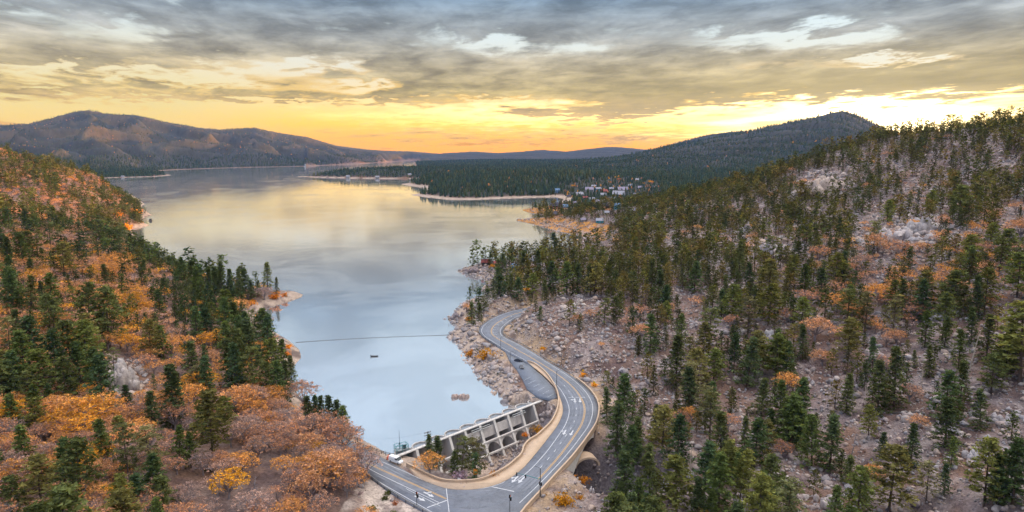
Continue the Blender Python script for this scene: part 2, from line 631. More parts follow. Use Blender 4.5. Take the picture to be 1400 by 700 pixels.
CPTS += [(800, 1300, 60), (1400, 1200, 90), (500, 1350, 14), (300, 1250, 6), (1200, 800, 185), (1600, 600, 200), (900, 420, 110), (700, 150, 70), (350, 60, 30),
         (-950, 1450, 40), (-1300, 1500, 90), (-1200, 1150, 135), (-1500, 900, 190), (-900, 650, 100), (-600, 380, 70), (-400, 180, 52), (-260, 80, 46), (-150, 0, 38),
         (-60, 60, 12), (0, 120, 2), (60, 120, -18), (150, 60, -10), (100, 170, -18), (0, -200, 20), (300, -200, 60), (-400, -300, 80), (600, -300, 110),
         (100, 1500, 2), (-300, 800, 2), (-100, 500, 1), (-150, 1500, 2)]
CPTS = np.array(CPTS)


def _rbf_fit(P):
    n = len(P)
    r = np.sqrt((P[:, None, 0] - P[None, :, 0]) ** 2 + (P[:, None, 1] - P[None, :, 1]) ** 2)
    A = np.zeros((n + 3, n + 3))
    A[:n, :n] = -r - np.eye(n) * 1.5
    A[:n, n] = 1
    A[:n, n + 1:] = P[:, :2] / 500
    A[n, :n] = 1
    A[n + 1:, :n] = P[:, :2].T / 500
    return np.linalg.solve(A, np.concatenate([P[:, 2], [0, 0, 0]]))


RBFW = _rbf_fit(CPTS)


def near_h(x, y):
    s = RBFW[-3] + RBFW[-2] * x / 500 + RBFW[-1] * y / 500
    for i, p in enumerate(CPTS):
        s = s - RBFW[i] * np.sqrt((x - p[0]) ** 2 + (y - p[1]) ** 2)
    return s


def skyline(pts):
    """photo skyline (px, py, distance) -> tables over tan(azimuth)"""
    W = [atD(*p) for p in pts]
    a = np.array([w[0] / w[1] for w in W])
    return a, np.array([w[1] for w in W]), np.array([w[2] for w in W])


SKY_LEFT = skyline([(-500, 190, 5200), (-250, 160, 5600), (-100, 165, 6000), (0, 171, 6200), (40, 169, 6300), (70, 161, 6400), (100, 153, 6500), (122, 150, 6500), (150, 156, 6600), (185, 157, 6700),
                    (230, 167, 6900), (270, 174, 7100), (300, 177, 7300), (350, 175, 7500), (380, 181, 7700), (420, 187, 8000), (460, 199, 8400), (500, 204, 9000),
                    (530, 206, 9600), (565, 207, 10500), (600, 210, 11500), (640, 216, 11500)])
SKY_MID = skyline([(520, 216, 10000), (570, 214, 10000), (610, 209, 10300), (650, 207, 10600), (680, 209, 10600), (715, 207, 10600), (740, 204.5, 10800), (775, 207, 11000), (800, 204, 11000), (830, 200.5, 11000), (850, 201, 11000),
                   (880, 204, 11000), (930, 207, 11000), (1000, 208, 11000)])
SKY_BACK = skyline([(870, 212, 7600), (900, 203, 7600), (935, 193, 7600), (970, 184, 7600), (1000, 180, 7600), (1030, 179, 7700), (1060, 180, 7700), (1120, 185, 7800), (1200, 190, 7800)])
SKY_PEAK = skyline([(800, 219, 4700), (850, 215, 4700), (880, 208, 4800), (920, 199, 4900), (960, 192, 5000), (1010, 182, 5000), (1060, 171, 5000), (1090, 165, 5000), (1115, 160, 5000), (1135, 154, 5000), (1152, 151.5, 5000),
                    (1170, 156, 5000), (1190, 166, 5000), (1215, 178, 5000), (1250, 190, 5000), (1320, 196, 5000), (1400, 190, 5000), (1600, 200, 5000), (1900, 190, 4800)])


def ridge(x, y, tab, wf, wb, spur, su, seed, expo=1.5, k=0.6):
    a = x / np.maximum(y, 1.0)
    Dr = np.interp(a, tab[0], tab[1])
    Hz = np.interp(a, tab[0], tab[2])
    edge = sm(tab[0][0] - 0.06, tab[0][0], a) * (1 - sm(tab[0][-1], tab[0][-1] + 0.06, a))
    t = (Dr - y)
    tf = np.clip(t / wf, 0, 1)
    tb = np.clip(-t / wb, 0, 1)
    pr = np.where(t >= 0, (1 - tf) ** expo, (1 - tb) ** 1.3)
    wp = 2.2 * fbm(x / (su * 3), y / (su * 3), 3, seed + 5)
    u = (x - k * t) / su + wp
    tri = lambda q: 1 - 2 * np.abs(q - np.floor(q) - .5)
    lo = fbm(u * .5 + 7, y / (su * 6), 2, seed)
    n = tri(u) * (.5 + .9 * lo) + .42 * tri(u * 2.3 + 1.7 * wp + .3) * (.4 + lo) - .12
    amp = spur * np.sin(PI * np.clip(tf, 0, 1) ** 0.7) * (1 - tf) ** .5 * (t > 0)
    n2 = fbm(x / (su * 0.35), y / (su * 0.6), 4, seed + 9) - 0.5
    h = (Hz * pr + amp * (n - 0.45) + amp * 0.5 * n2) * edge
    los = CAM_H + (Hz - CAM_H) * np.maximum(y, 1) / Dr
    return np.where(t > 0, np.minimum(h, los - 3 - 26 * np.minimum(tf * 4, 1)), h)


def lake_sd(x, y):
    d = seg_dist(x, y, LAKE_POLY, True)
    return np.where(in_poly(x, y, LAKE_POLY), -d, d)


def far_h(x, y, d):
    v = 4 + 14 * sm(0, 900, d) + 10 * fbm(x / 420, y / 420, 4, 31) * sm(20, 400, d)
    # forested swell of the first headland and rise on the right of the village
    v = v + 20 * np.exp(-((x + 560) / 330) ** 2 - ((y - 3150) / 260) ** 2)
    v = v + 26 * np.exp(-((x + 60) / 420) ** 2 - ((y - 2300) / 420) ** 2)
    v = v + 60 * sm(300, 1900, x - 0.12 * y) * sm(1300, 2400, y)
    h = v
    for tab, wf, wb, spur, su, seed, ex in ((SKY_LEFT, 3700, 3000, 135, 330, 3, 1.9), (SKY_MID, 2400, 1500, 25, 500, 4, 1.0), (SKY_BACK, 2500, 2000, 50, 420, 6, 1.4), (SKY_PEAK, 2500, 1800, 60, 300, 8, 1.5)):
        h = np.maximum(h, ridge(x, y, tab, wf, wb, spur, su, seed, ex))
    return h


# ---- road edges (left, right) in photo pixels, far to near, at road height
SECT_PX = [((790, 408), (790, 414)), ((756, 413.5), (758, 421)), ((716, 421.5), (722, 429.5)), ((697, 425.5), (705, 435)), ((676, 433), (693, 444)), ((660, 443), (687.5, 451)), ((655, 452), (689, 458.5)), ((660, 460), (698, 464.5)), ((672, 468), (711, 470.5)),
           ((690, 479.5), (724, 478)), ((708, 489), (737, 486)), ((724, 498.5), (750, 494.5)), ((743, 513.5), (773, 508)), ((757.5, 529), (795, 523.5)), ((766, 545), (810, 538)), ((769.5, 562), (818.5, 555)),
           ((763, 580), (816, 577)), ((750, 598), (802, 600)), ((735, 617), (782, 626)), ((717, 638), (760, 650)), ((700, 652), (741, 671)), ((684, 660.5), (718, 696))]


def w2(px, py, z=ROAD_Z):
    return np.array(at(px, py, z)[:2])


SEC_L = catmull(np.array([w2(*a) for a, b_ in SECT_PX]), 6)
SEC_R = catmull(np.array([w2(*b_) for a, b_ in SECT_PX]), 6)
# near side of the junction, left leg (upper edge then lower edge)
LEG_UP = catmull(np.array([w2(*p) for p in [(684, 660.5), (664, 666.5), (640, 669.5), (612, 668), (590, 661), (572, 653.5), (536, 633), (506, 617), (488, 607), (466, 596), (440, 582)]]), 5)
LEG_LO = catmull(np.array([w2(*p) for p in [(425, 590), (450, 606), (478, 628), (505, 651), (532, 671), (556, 686), (580, 699), (602, 712), (618, 728), (622, 760)]]), 5)
JUNC = [w2(690, 760), w2(704, 715)]
ROAD_POLY = np.vstack([SEC_L, LEG_UP[1:], LEG_LO, np.array(JUNC), SEC_R[::-1]])
LOT_POLY = np.array([w2(*p) for p in [(691, 480.5), (697, 485), (709, 491), (724.5, 500), (743, 515.5), (757, 531), (762, 543), (750, 545), (735, 541), (721, 532), (714, 517), (706, 504), (697, 493)]])
BRIDGE_A, BRIDGE_B = np.array([12.0, 262.0]), np.array([34.0, 292.0])
DAMYARD = np.array([tuple(_da - DAM_DOWN * 3), tuple(_db - DAM_DOWN * 3)] + [at(px, py, 4)[:2] for px, py in [(752, 560), (744, 584), (733, 593), (722, 601), (714, 609), (711, 618), (703, 627), (690, 637), (664, 651), (640, 656), (609, 656), (588, 649), (566, 638), (550, 631)]])
GORGE_LINE = np.array([at(715, 604, -9)[:2], at(690, 625, -9)[:2], at(735, 655, -13)[:2], at(770, 668, -15)[:2], at(810, 690, -17)[:2], at(850, 735, -19)[:2]])
GORGE_Z = [-8, -10, -13, -15, -17, -19]


def gorge_floor(x, y):
    d = seg_dist(x, y, GORGE_LINE)
    w = sum(1 / ((x - p[0]) ** 2 + (y - p[1]) ** 2 + 4) for p in GORGE_LINE)
    z = sum(gz / ((x - p[0]) ** 2 + (y - p[1]) ** 2 + 4) for p, gz in zip(GORGE_LINE, GORGE_Z)) / w
    return d, z


def height(x, y):
    x = np.asarray(x, float)
    y = np.asarray(y, float)
    d = lake_sd(x, y)
    near = near_h(x, y)
    far = far_h(x, y, d)
    t = sm(1250, 1750, y)
    base = near * (1 - t) + far * t
    base = base + (fbm(x / 38, y / 38, 4, 11) - 0.5) * 5.0 * sm(8, 60, d) + (fbm(x / 9, y / 9, 3, 12) - 0.5) * 1.6 * sm(4, 30, d) * (1 - sm(500, 1200, y))
    # rocky ledges on the right slope
    led = sm(0.52, 0.72, fbm(x / 60, y / 60, 3, 21)) * sm(20, 80, x) * (1 - sm(800, 1000, y)) * sm(230, 300, y)
    base = base + led * (fbm(x / 16, y / 16, 4, 22, 0.6) - 0.3) * 7
    W = np.where(y < 700, 14.0, np.where((y > 2400) & (x < -.3 * y), 200.0, 30.0))
    bank = np.where(y < 700, 1.4, 1.0) * sm(0, 6, d) + 0.10 * np.clip(d, 0, 25) * (1 - sm(1200, 1800, y)) + 0.02 * np.clip(d, 0, 40)
    land = bank + np.maximum(base - 1, 0) * sm(3, 3 + W * 3, d) + 0.0
    # the road bench and the dam terrace
    dr = seg_dist(x, y, ROAD_POLY, True)
    inside = in_poly(x, y, ROAD_POLY) | in_poly(x, y, LOT_POLY)
    dr = np.where(inside, 0.0, np.minimum(dr, seg_dist(x, y, LOT_POLY, True)))
    k = 1 - sm(1.5, 13.0, dr)
    cut = ROAD_Z - 0.6
    land = land * (1 - k) + cut * k
    # the gorge below the dam and under the bridge
    gd, gz = gorge_floor(x, y)
    gd = gd + (fbm(x / 7, y / 7, 3, 41) - 0.5) * 5
    g = 1 - sm(4.0, 19.0, gd)
    g = np.where(d < 0.5, 0, g)
    land = land * (1 - g) + (gz + (fbm(x / 5, y / 5, 3, 42) - 0.5) * 3) * g
    sea = -0.15 - np.minimum(0.22 * -d, 9.0)
    # deep bed and open bays along the dam
    ux, uy = x - _da.x, y - _da.y
    du = ux * DAM_DIR.x + uy * DAM_DIR.y
    dw = ux * DAM_DOWN.x + uy * DAM_DOWN.y
    fl = -10.0 + 12.5 * (1 - sm(2, 20, du)) + 14.0 * sm(DAM_L - 13, DAM_L - 3, du)
    fl = fl + (fbm(x / 4, y / 4, 3, 43) - 0.5) * 1.5
    near_dam = (du > -6) & (du < DAM_L + 5) & (dw > -9) & (dw < 9)
    sea = np.where(near_dam, np.minimum(sea, np.maximum(-9.5, -9.5 + 0 * du)), sea)
    yard = in_poly(x, y, DAMYARD)
    dy_ = seg_dist(x, y, DAMYARD[2:])
    yl = np.minimum(3.6 - 1.1 * np.maximum(dy_ - .6, 0), 3.6)
    land = np.where(yard & (d > 0), np.minimum(land, np.maximum(fl, yl)), land)
    land = np.where(near_dam & (dw < 4), np.minimum(land, fl + 0.0), land)
    return np.where(d > 0, land, np.where(d > -0.01, 0, sea))


def raycast(px, py, Dmin=90.0, Dmax=3000.0):
    a = (px - 700.0) / F
    c = (350.0 - py) / F
    dx, dy, dz = a, CP + c * SP, -SP + c * CP
    Y = np.geomspace(Dmin, Dmax, 420)
    k = Y / dy
    X = dx * k
    Z = CAM_H + dz * k
    H = height(X, Y)
    H = np.maximum(H, 0.0)
    i = np.argmax(Z <= H)
    if Z[i] > H[i]:
        i = len(Y) - 1
    if i > 0:
        g0, g1 = Z[i - 1] - H[i - 1], Z[i] - H[i]
        f = g0 / (g0 - g1 + 1e-9)
        return X[i - 1] + (X[i] - X[i - 1]) * f, Y[i - 1] + (Y[i] - Y[i - 1]) * f, H[i - 1] + (H[i] - H[i - 1]) * f
    return X[i], Y[i], H[i]

# ------------------------------------------------------------------ ground sheet
def build_ground():
    rows = np.concatenate([[-900, -500, -250, -100, 0, 30], np.geomspace(60, 13000, 620)])
    cols = np.linspace(-1, 1, 820)
    cols = np.sign(cols) * (0.72 * np.abs(cols) + 0.28 * np.abs(cols) ** 3)
    W = np.maximum(420, np.abs(rows) * 1.25)
    X = cols[None, :] * W[:, None]
    Y = np.repeat(rows[:, None], len(cols), 1)
    x, y = X.ravel(), Y.ravel()
    Z = np.concatenate([height(x[i:i + 60000], y[i:i + 60000]) for i in range(0, len(x), 60000)])
    n, m = X.shape
    i = np.arange(n - 1)[:, None] * m + np.arange(m - 1)[None, :]
    Fc = np.stack([i, i + 1, i + m + 1, i + m], -1).reshape(-1, 4)
    # what grows and lies on it: leaf litter, granite grus, sand, dry grass
    d = lake_sd(x, y)
    px, py, fw = project(x, y, Z)
    litter = np.array([0.175, 0.116, 0.098])
    rusty = np.array([0.21, 0.115, 0.07])
    rock = np.array([0.235, 0.20, 0.205])
    sand = np.array([0.40, 0.31, 0.25])
    tan = np.array([0.43, 0.31, 0.20])
    grass = np.array([0.46, 0.22, 0.06])
    darkf = np.array([0.055, 0.055, 0.045])
    n1 = fbm(x / 30, y / 30, 5, 51)
    n2 = fbm(x / 11, y / 11, 4, 52)
    c = np.repeat(litter[None], len(x), 0)

    def put(c, col, w):
        w = np.clip(w, 0, 1)[:, None]
        return c * (1 - w) + col[None] * w
    left = x < -20 - 0.05 * y
    c = put(c, rusty, sm(0.42, 0.62, n1) * np.where(left, 1.0, 0.35))
    c = put(c, rock, sm(0.46, 0.60, n2) * np.where(left, 0.25, 0.6) * (1 - sm(1000, 1300, y)))
    dr = seg_dist(x, y, ROAD_POLY, True)
    c = put(c, tan, (1 - sm(3, 9 + 12 * n2, dr + (n1 - .5) * 14)) * 0.75 * (~left))
    c = put(c, np.array([.50, .42, .37]), in_poly(px, py, [(500, 655), (518, 655), (600, 712), (600, 730), (440, 730), (470, 690)]) * sm(.25, .5, n2))
    c = put(c, rock, in_poly(px, py, [(550, 640), (640, 665), (740, 610), (745, 560), (560, 620)]) * sm(.3, .5, n2) * .8)
    gd, gz = gorge_floor(x, y)
    c = put(c, rock * 0.9, 1 - sm(10, 20, gd))
    far = sm(1300, 1600, y)
    c = put(c, darkf, far * sm(20, 60, d))
    lm = far * (x < -600) * sm(90, 260, Z)
    c = put(c, np.array([0.115, 0.085, 0.05]), lm * sm(0.35, 0.6, fbm(x / 300, y / 300, 4, 55)) * 0.8)
    # beaches
    bw = np.where(y > 2600, 20.0, np.where(y > 1500, 36.0, np.where(x < 0, 16.0, 7.0)))
    c = put(c, sand, (1 - sm(bw * 0.6, bw, d + (n2 - .5) * 10)) * (d > 0) * np.where(y > 3300, .35, 1.0))
    og = in_poly(px, py, [(700, 299), (760, 296), (850, 310), (845, 330), (770, 328), (730, 312)]) | in_poly(px, py, [(705, 288), (745, 280), (778, 283), (765, 292), (720, 291)])
    c = put(c, grass, og * sm(0.25, 0.45, n2 + 0.1))
    c = put(c, np.array([0.10, 0.08, 0.06]), (d < 0) * 1.0)
    c = put(c, np.array([0.30, 0.25, 0.235]), sm(.5, .62, fbm(x / 4.5, y / 4.5, 4, 58)) * sm(.40, .55, n2) * np.where(left, .3, .8) * (y < 1200))
    c = put(c, np.array([0.085, 0.06, 0.062]), sm(.55, .68, fbm(x / 7, y / 7, 4, 59)) * .7 * (y < 1200))
    c = c * (0.7 + 0.6 * fbm(x / 5, y / 5, 3, 57))[:, None]
    m_ = bpy.data.materials.new('ground_soil')
    m_.use_nodes = True
    b = NB(m_.node_tree)
    p = m_.node_tree.nodes['Principled BSDF']
    p.inputs['Roughness'].default_value = 0.95
    p.inputs['Specular IOR Level'].default_value = 0.1
    at_ = b.n('ShaderNodeAttribute', attribute_name='col')
    pos = b.n('ShaderNodeNewGeometry').outputs['Position']
    k1 = b.ramp(b.noise(pos, 1.3, 6.0, 0.65), [(0.30, 0.55), (0.5, 1.0), (0.72, 1.35)])
    vo = b.n('ShaderNodeTexVoronoi')
    b.put(vo.inputs['Vector'], pos)
    vo.inputs['Scale'].default_value = 0.75
    k2 = b.ramp(vo.outputs['Distance'], [(0.0, 1.12), (0.6, 1.0), (1.0, 0.72)])
    col = b.mix(1.0, b.mix(1.0, at_.outputs['Color'], k1, 'MULTIPLY'), k2, 'MULTIPLY')
    b.put(p.inputs['Base Color'], col)
    bp = b.n('ShaderNodeBump')
    bp.inputs['Strength'].default_value = 0.7
    bp.inputs['Distance'].default_value = 1.0
    b.put(bp.inputs['Height'], b.noise(pos, 0.9, 7.0, 0.65))
    b.put(p.inputs['Normal'], bp.outputs[0])
    o = mk('ground', np.stack([x, y, Z], 1), Fc, m_, attrs={'col': c}, smooth=True)
    tag(o, kind='structure')


def build_lake():
    # outline pushed a little under the banks, except along the dam
    P = LAKE_ARR
    n = len(P)
    pts = []
    for i in range(n):
        a, c = P[max(i - 1, 0)], P[min(i + 1, n - 1)]
        t = c - a
        t = t / (np.linalg.norm(t) + 1e-9)
        k = min(4.0, 0.004 * P[i][1] + 0.5)
        nrm = np.array([-t[1], t[0]]) * k
        cand = P[i] + nrm
        if in_poly(np.array([cand[0]]), np.array([cand[1]]), LAKE_POLY)[0]:
            cand = P[i] - nrm
        pts.append(Vector((cand[0], cand[1], 0)))
    pts[0] = Vector((*P[0], 0))
    pts += [Vector((*q, 0)) for q in LAKE_POLY[-N_DAM_PTS:]]
    tris = mgeo.tessellate_polygon([pts])
    m_ = bpy.data.materials.new('lake_water')
    m_.use_nodes = True
    b = NB(m_.node_tree)
    nt = m_.node_tree
    p = nt.nodes['Principled BSDF']
    pos = b.n('ShaderNodeNewGeometry').outputs['Position']
    ice = b.smooth(b.noise(pos, 0.011, 5.0, 0.55, 0.6), 0.45, 0.62)
    b.put(p.inputs['Base Color'], b.mix(ice, (0.68, 0.69, 0.71), (0.78, 0.79, 0.81)))
    p.inputs['Metallic'].default_value = 0.86
    b.put(p.inputs['Roughness'], b.smooth(ice, 0, 1, 0.05, 0.11))
    p.inputs['Specular IOR Level'].default_value = 0.5
    mp = b.n('ShaderNodeVectorMath', operation='MULTIPLY')
    b.put(mp.inputs[0], pos)
    mp.inputs[1].default_value = (0.35, 0.12, 1.0)
    bp = b.n('ShaderNodeBump')
    bp.inputs['Strength'].default_value = 0.09
    bp.inputs['Distance'].default_value = 1.0
    b.put(bp.inputs['Height'], b.noise(mp.outputs[0], 0.5, 4.0, 0.6))
    b.put(p.inputs['Normal'], bp.outputs[0])
    o = mk('lake', np.array([tuple(v) for v in pts]), np.array(tris), m_)
    tag(o, kind='structure')


build_ground()
build_lake()

# ================================================================== road, junction, parking lot
M_asphalt = weathered('asphalt', (0.185, 0.20, 0.235), 0.36, 0.13, 0.85, 0.05)
M_lot = weathered('old_asphalt', (0.165, 0.185, 0.225), 0.4, 0.2, 0.85, 0.05)
M_paint = weathered('white_paint', (0.52, 0.53, 0.56), 0.45, 1.2, 0.7, 0.0)
M_yellow = weathered('yellow_paint', (0.62, 0.36, 0.10), 0.15, 1.5, 0.7, 0.0)
M_tanconc = weathered('tan_concrete', (0.50, 0.37, 0.265), 0.2, 0.5, 0.85, 0.05)
M_conc = weathered('dam_concrete', (0.46, 0.42, 0.395), 0.42, 0.35, 0.9, 0.1, streak=True)
M_palec = weathered('pale_concrete', (0.60, 0.565, 0.53), 0.25, 0.6, 0.85, 0.05)
M_bluec = weathered('wet_slab', (0.22, 0.26, 0.31), 0.3, 0.8, 0.6, 0.05)
M_steel = weathered('dark_steel', (0.07, 0.075, 0.08), 0.3, 2.0, 0.5, 0.0, 0.6)
M_galv = weathered('galvanised_steel', (0.36, 0.38, 0.40), 0.2, 2.0, 0.45, 0.0, 0.7)
M_teal = weathered('teal_paint', (0.07, 0.25, 0.26), 0.3, 2.0, 0.5, 0.0, 0.2)
M_wood = weathered('grey_wood', (0.12, 0.10, 0.085), 0.35, 1.0, 0.9, 0.0)
M_black = principled('black_plastic', (0.015, 0.015, 0.017), 0.5)
M_red = principled('red_lens', (0.6, 0.04, 0.02), 0.3)
M_amber = principled('amber_sign', (0.75, 0.27, 0.02), 0.5)
M_yel = principled('yellow_sign', (0.75, 0.45, 0.03), 0.5)
M_glass = principled('window_glass', (0.03, 0.04, 0.05), 0.08, 0.0, 0.6)
M_rubber = principled('rubber', (0.02, 0.02, 0.02), 0.8)


def prism_np(poly, z0, z1):
    tris = mgeo.tessellate_polygon([[Vector((p[0], p[1], 0)) for p in poly]])
    n = len(poly)
    V = np.vstack([np.c_[poly, np.full(n, z1)], np.c_[poly, np.full(n, z0)]])
    t = np.array(tris)
    # orient upwards
    a, b_, c_ = poly[t[:, 0]], poly[t[:, 1]], poly[t[:, 2]]
    cr = (b_[:, 0] - a[:, 0]) * (c_[:, 1] - a[:, 1]) - (b_[:, 1] - a[:, 1]) * (c_[:, 0] - a[:, 0])
    t = np.where((cr < 0)[:, None], t[:, ::-1], t)
    i = np.arange(n)
    j = (i + 1) % n
    ar = 0.5 * np.sum(poly[:, 0] * poly[j, 1] - poly[j, 0] * poly[:, 1])
    q = np.stack([i, i + n, j + n, j], 1) if ar > 0 else np.stack([j, j + n, i + n, i], 1)
    return V, [t, q]


V, Fc = prism_np(ROAD_POLY, 3.9, ROAD_Z)
tag(mk('road', V, Fc, M_asphalt), kind='structure')
V, Fc = prism_np(LOT_POLY, 3.9, ROAD_Z - 0.05)
tag(mk('parking_lot', V, Fc, M_lot), kind='structure')

SIDE_PX = [(721, 495), (731, 498.5), (743, 507.5), (752, 518), (760, 532), (763.5, 545), (762, 560), (755, 576), (744, 588), (734, 597), (723, 604), (716.5, 612), (713, 622), (704, 631),
           (690, 642), (664, 655), (640, 659.5), (609, 659), (588, 652), (567, 641.5), (556, 636)]
SIDE_OUT = catmull(np.array([w2(*p) for p in SIDE_PX]), 5)
_i0 = 68
_legn = 26
SIDE_IN = np.vstack([SEC_L[_i0:], LEG_UP[1:_legn]])
V, Fc = prism_np(np.vstack([SIDE_IN, SIDE_OUT[::-1]]), -2.0, ROAD_Z + 0.15)
tag(mk('sidewalk', V, Fc, M_tanconc), kind='structure')


def ribbon(P, w):
    P = np.asarray(P, float)
    t = np.gradient(P, axis=0)
    t /= np.linalg.norm(t, axis=1)[:, None] + 1e-9
    nrm = np.c_[-t[:, 1], t[:, 0]] * (w / 2)
    return P + nrm, P - nrm


MARK = {'white': ([], [], [0]), 'yellow': ([], [], [0])}


def mark(P, w, col='white'):
    a, c = ribbon(P, w)
    Vs, Fs, n = MARK[col]
    k = len(a)
    Vs.append(np.c_[np.vstack([a, c]), np.full(2 * k, ROAD_Z + 0.012)])
    i = np.arange(k - 1)
    Fs.append(np.stack([i + k, i + k + 1, i + 1, i], 1) + n[0])
    n[0] += 2 * k


_S = np.arange(len(SEC_L)) / 6.0 - 1


def fline(tab, s0, s1):
    f = np.interp(_S, [t[0] for t in tab], [t[1] for t in tab])[:, None]
    P = SEC_L * (1 - f) + SEC_R * f
    return P[(_S >= s0) & (_S <= s1)]


def dense(P, n=8):
    P = np.asarray(P, float)
    return np.vstack([P[i] + (P[i + 1] - P[i]) * k / n for i in range(len(P) - 1) for k in range(n)] + [P[-1]])


def offset(P, o):
    a, c = ribbon(P, 2 * o)
    return a


YT = [(0, .5), (8, .52), (12, .59), (14, .6), (17, .65), (20, .67)]
y_ = fline(YT, 0, 18.55)
mark(offset(y_, .22), .17, 'yellow')
mark(offset(y_, -.22), .17, 'yellow')
mark(fline([(0, .10), (10, .11), (12.5, .15), (14, .175), (17, .24), (19.2, .20)], 0, 19.2), .22)
mark(fline([(0, .90), (10, .88), (14, .83), (17, .80), (20, .78)], 0, 20), .22)
dl = dense(fline([(11, .36), (14, .375), (17, .43), (20, .44)], 11.8, 18.0), 6)
L = np.concatenate([[0], np.cumsum(np.linalg.norm(np.diff(dl, axis=0), axis=1))])
for s in np.arange(2, L[-1] - 2, 7.0):
    q = dl[(L >= s) & (L <= s + 2.6)]
    if len(q) > 1:
        mark(q, .2)
for s in np.linspace(2.3, 6.6, 11):          # hatching in the far bend
    i = int(s * 6) + 6
    a, c = SEC_L[i], SEC_R[i]
    mark([a + (c - a) * .56, a + (c - a) * .72], .2)


def pxl(*pts):
    return dense(np.array([w2(*p) for p in pts]), 8)


mark(pxl((664, 663.6), (703, 672)), .35)
mark(catmull(np.array([w2(*p) for p in [(500, 619.5), (514, 627), (536, 637.5), (554, 645), (580, 657), (610, 665.5), (640, 668.2), (662, 667.2), (682, 662), (690, 658.5)]]), 5), .22)
ly = pxl((500, 632), (520, 641.5), (610, 682))
mark(offset(ly, .22), .17, 'yellow')
mark(offset(ly, -.22), .17, 'yellow')
mark(pxl((505, 641), (520, 649), (600, 687)), .22)
mark(pxl((555, 668), (602, 692)), .18)
mark(pxl((512, 655), (534, 668), (592, 701)), .22)
mark(pxl((584, 694), (611, 684)), .4)
mark(pxl((609.5, 663), (614, 700)), .22)
mark(pxl((690, 690), (738, 642), (760, 622)), .0001)


def arrow(px, py, dx, dy, turn=0, k=1.0):
    """a painted lane arrow at the photo pixel, pointing along the road direction"""
    o = w2(px, py)
    d = w2(px + dx, py + dy) - o
    d /= np.linalg.norm(d)
    s = np.array([-d[1], d[0]])
    Vs, Fs, n = MARK['white']

    def quad(pts):
        Vs.append(np.array([[*(o + d * a * k + s * c * k), ROAD_Z + 0.012] for a, c in pts]))
        Fs.append(np.array([[0, 1, 2, 3]]) + n[0])
        n[0] += 4
    quad([(-2.4, -.25), (0.6, -.25), (0.6, .25), (-2.4, .25)])
    quad([(0.6, -.8), (2.4, -.02), (2.4, .02), (0.6, .8)])
    if turn:
        quad([(-1.4, .25 * turn), (-1.0, 1.0 * turn), (-.5, 1.0 * turn), (-.9, .25 * turn)])
        quad([(-1.5, 1.0 * turn), (-.75, 1.9 * turn), (-.7, 1.9 * turn), (0, 1.0 * turn)])


arrow(704, 655.5, -9, 9, -1)
arrow(713, 656, -9, 9)
arrow(772, 591, -6, 10, -1)
arrow(781.5, 592, -6, 10)
arrow(786, 547.5, 1, 10, -1)
arrow(793, 547.5, 1, 10)
mark(pxl((777, 543.2), (800, 543.2)), .3)
arrow(586, 676, 12, 6, 1)
arrow(574, 681.5, 12, 6)
for col, m_ in (('white', M_paint), ('yellow', M_yellow)):
    Vs, Fs, n = MARK[col]
    tag(mk('road_markings', np.vstack(Vs), Fs, m_), kind='structure')
# parking bay lines
_mb = MB()
lotV, lotF, k0 = [], [], 0
for s in range(6):
    a = w2(716 + s * 6.5, 520 + s * 4.6)
    b_ = w2(726 + s * 6.2, 515 + s * 4.6)
    p, q = ribbon(dense([a, b_], 2), .12)
    lotV.append(np.c_[np.vstack([p, q]), np.full(6, ROAD_Z - 0.03)])
    i = np.arange(2)
    lotF.append(np.stack([i + 3, i + 4, i + 1, i], 1) + k0)
    k0 += 6
tag(mk('road_markings', np.vstack(lotV), lotF, M_paint), kind='structure')


# wheel tracks worn darker into the lanes, and repair patches
M_worn = weathered('worn_asphalt', (0.15, 0.164, 0.195), 0.40, 0.3, 0.8, 0.0)
MARK['worn'] = ([], [], [0])


def worn(P, w):
    a, c = ribbon(P, w)
    Vs, Fs, n = MARK['worn']
    k = len(a)
    Vs.append(np.c_[np.vstack([a, c]), np.full(2 * k, ROAD_Z + 0.004 + .0003 * len(Vs))])
    i = np.arange(k - 1)
    Fs.append(np.stack([i + k, i + k + 1, i + 1, i], 1) + n[0])
    n[0] += 2 * k


for f in (.235, .315, .455, .535, .665, .745):
    worn(fline([(0, f - .04), (12, f - .03), (14, f), (20, f + .01)], 0, 19.8), .75)
worn(pxl((505, 625), (556, 651), (610, 676)), .8)
worn(pxl((505, 629), (552, 653), (606, 679)), .8)
worn(pxl((512, 648), (560, 673), (604, 697)), .8)
worn(catmull(np.array([w2(*p) for p in [(612, 676), (640, 680), (668, 676), (690, 664), (705, 650)]]), 6), .9)
worn(catmull(np.array([w2(*p) for p in [(612, 690), (648, 695), (690, 684), (715, 664)]]), 6), .9)
for px, py, dx, dy, w in ((744, 588, 10, -8, 2.2), (700, 664, 14, -9, 2.6), (808, 552, 2, -12, 1.6), (640, 690, 16, 3, 3.0), (545, 664, 10, 6, 1.6), (735, 497, 12, 6, 2.0), (676, 447, 3, 6, 1.8)):
    worn(dense([w2(px, py), w2(px + dx, py + dy)], 3), w)
tag(mk('road_markings', np.vstack(MARK['worn'][0]), MARK['worn'][1], M_worn), kind='structure')


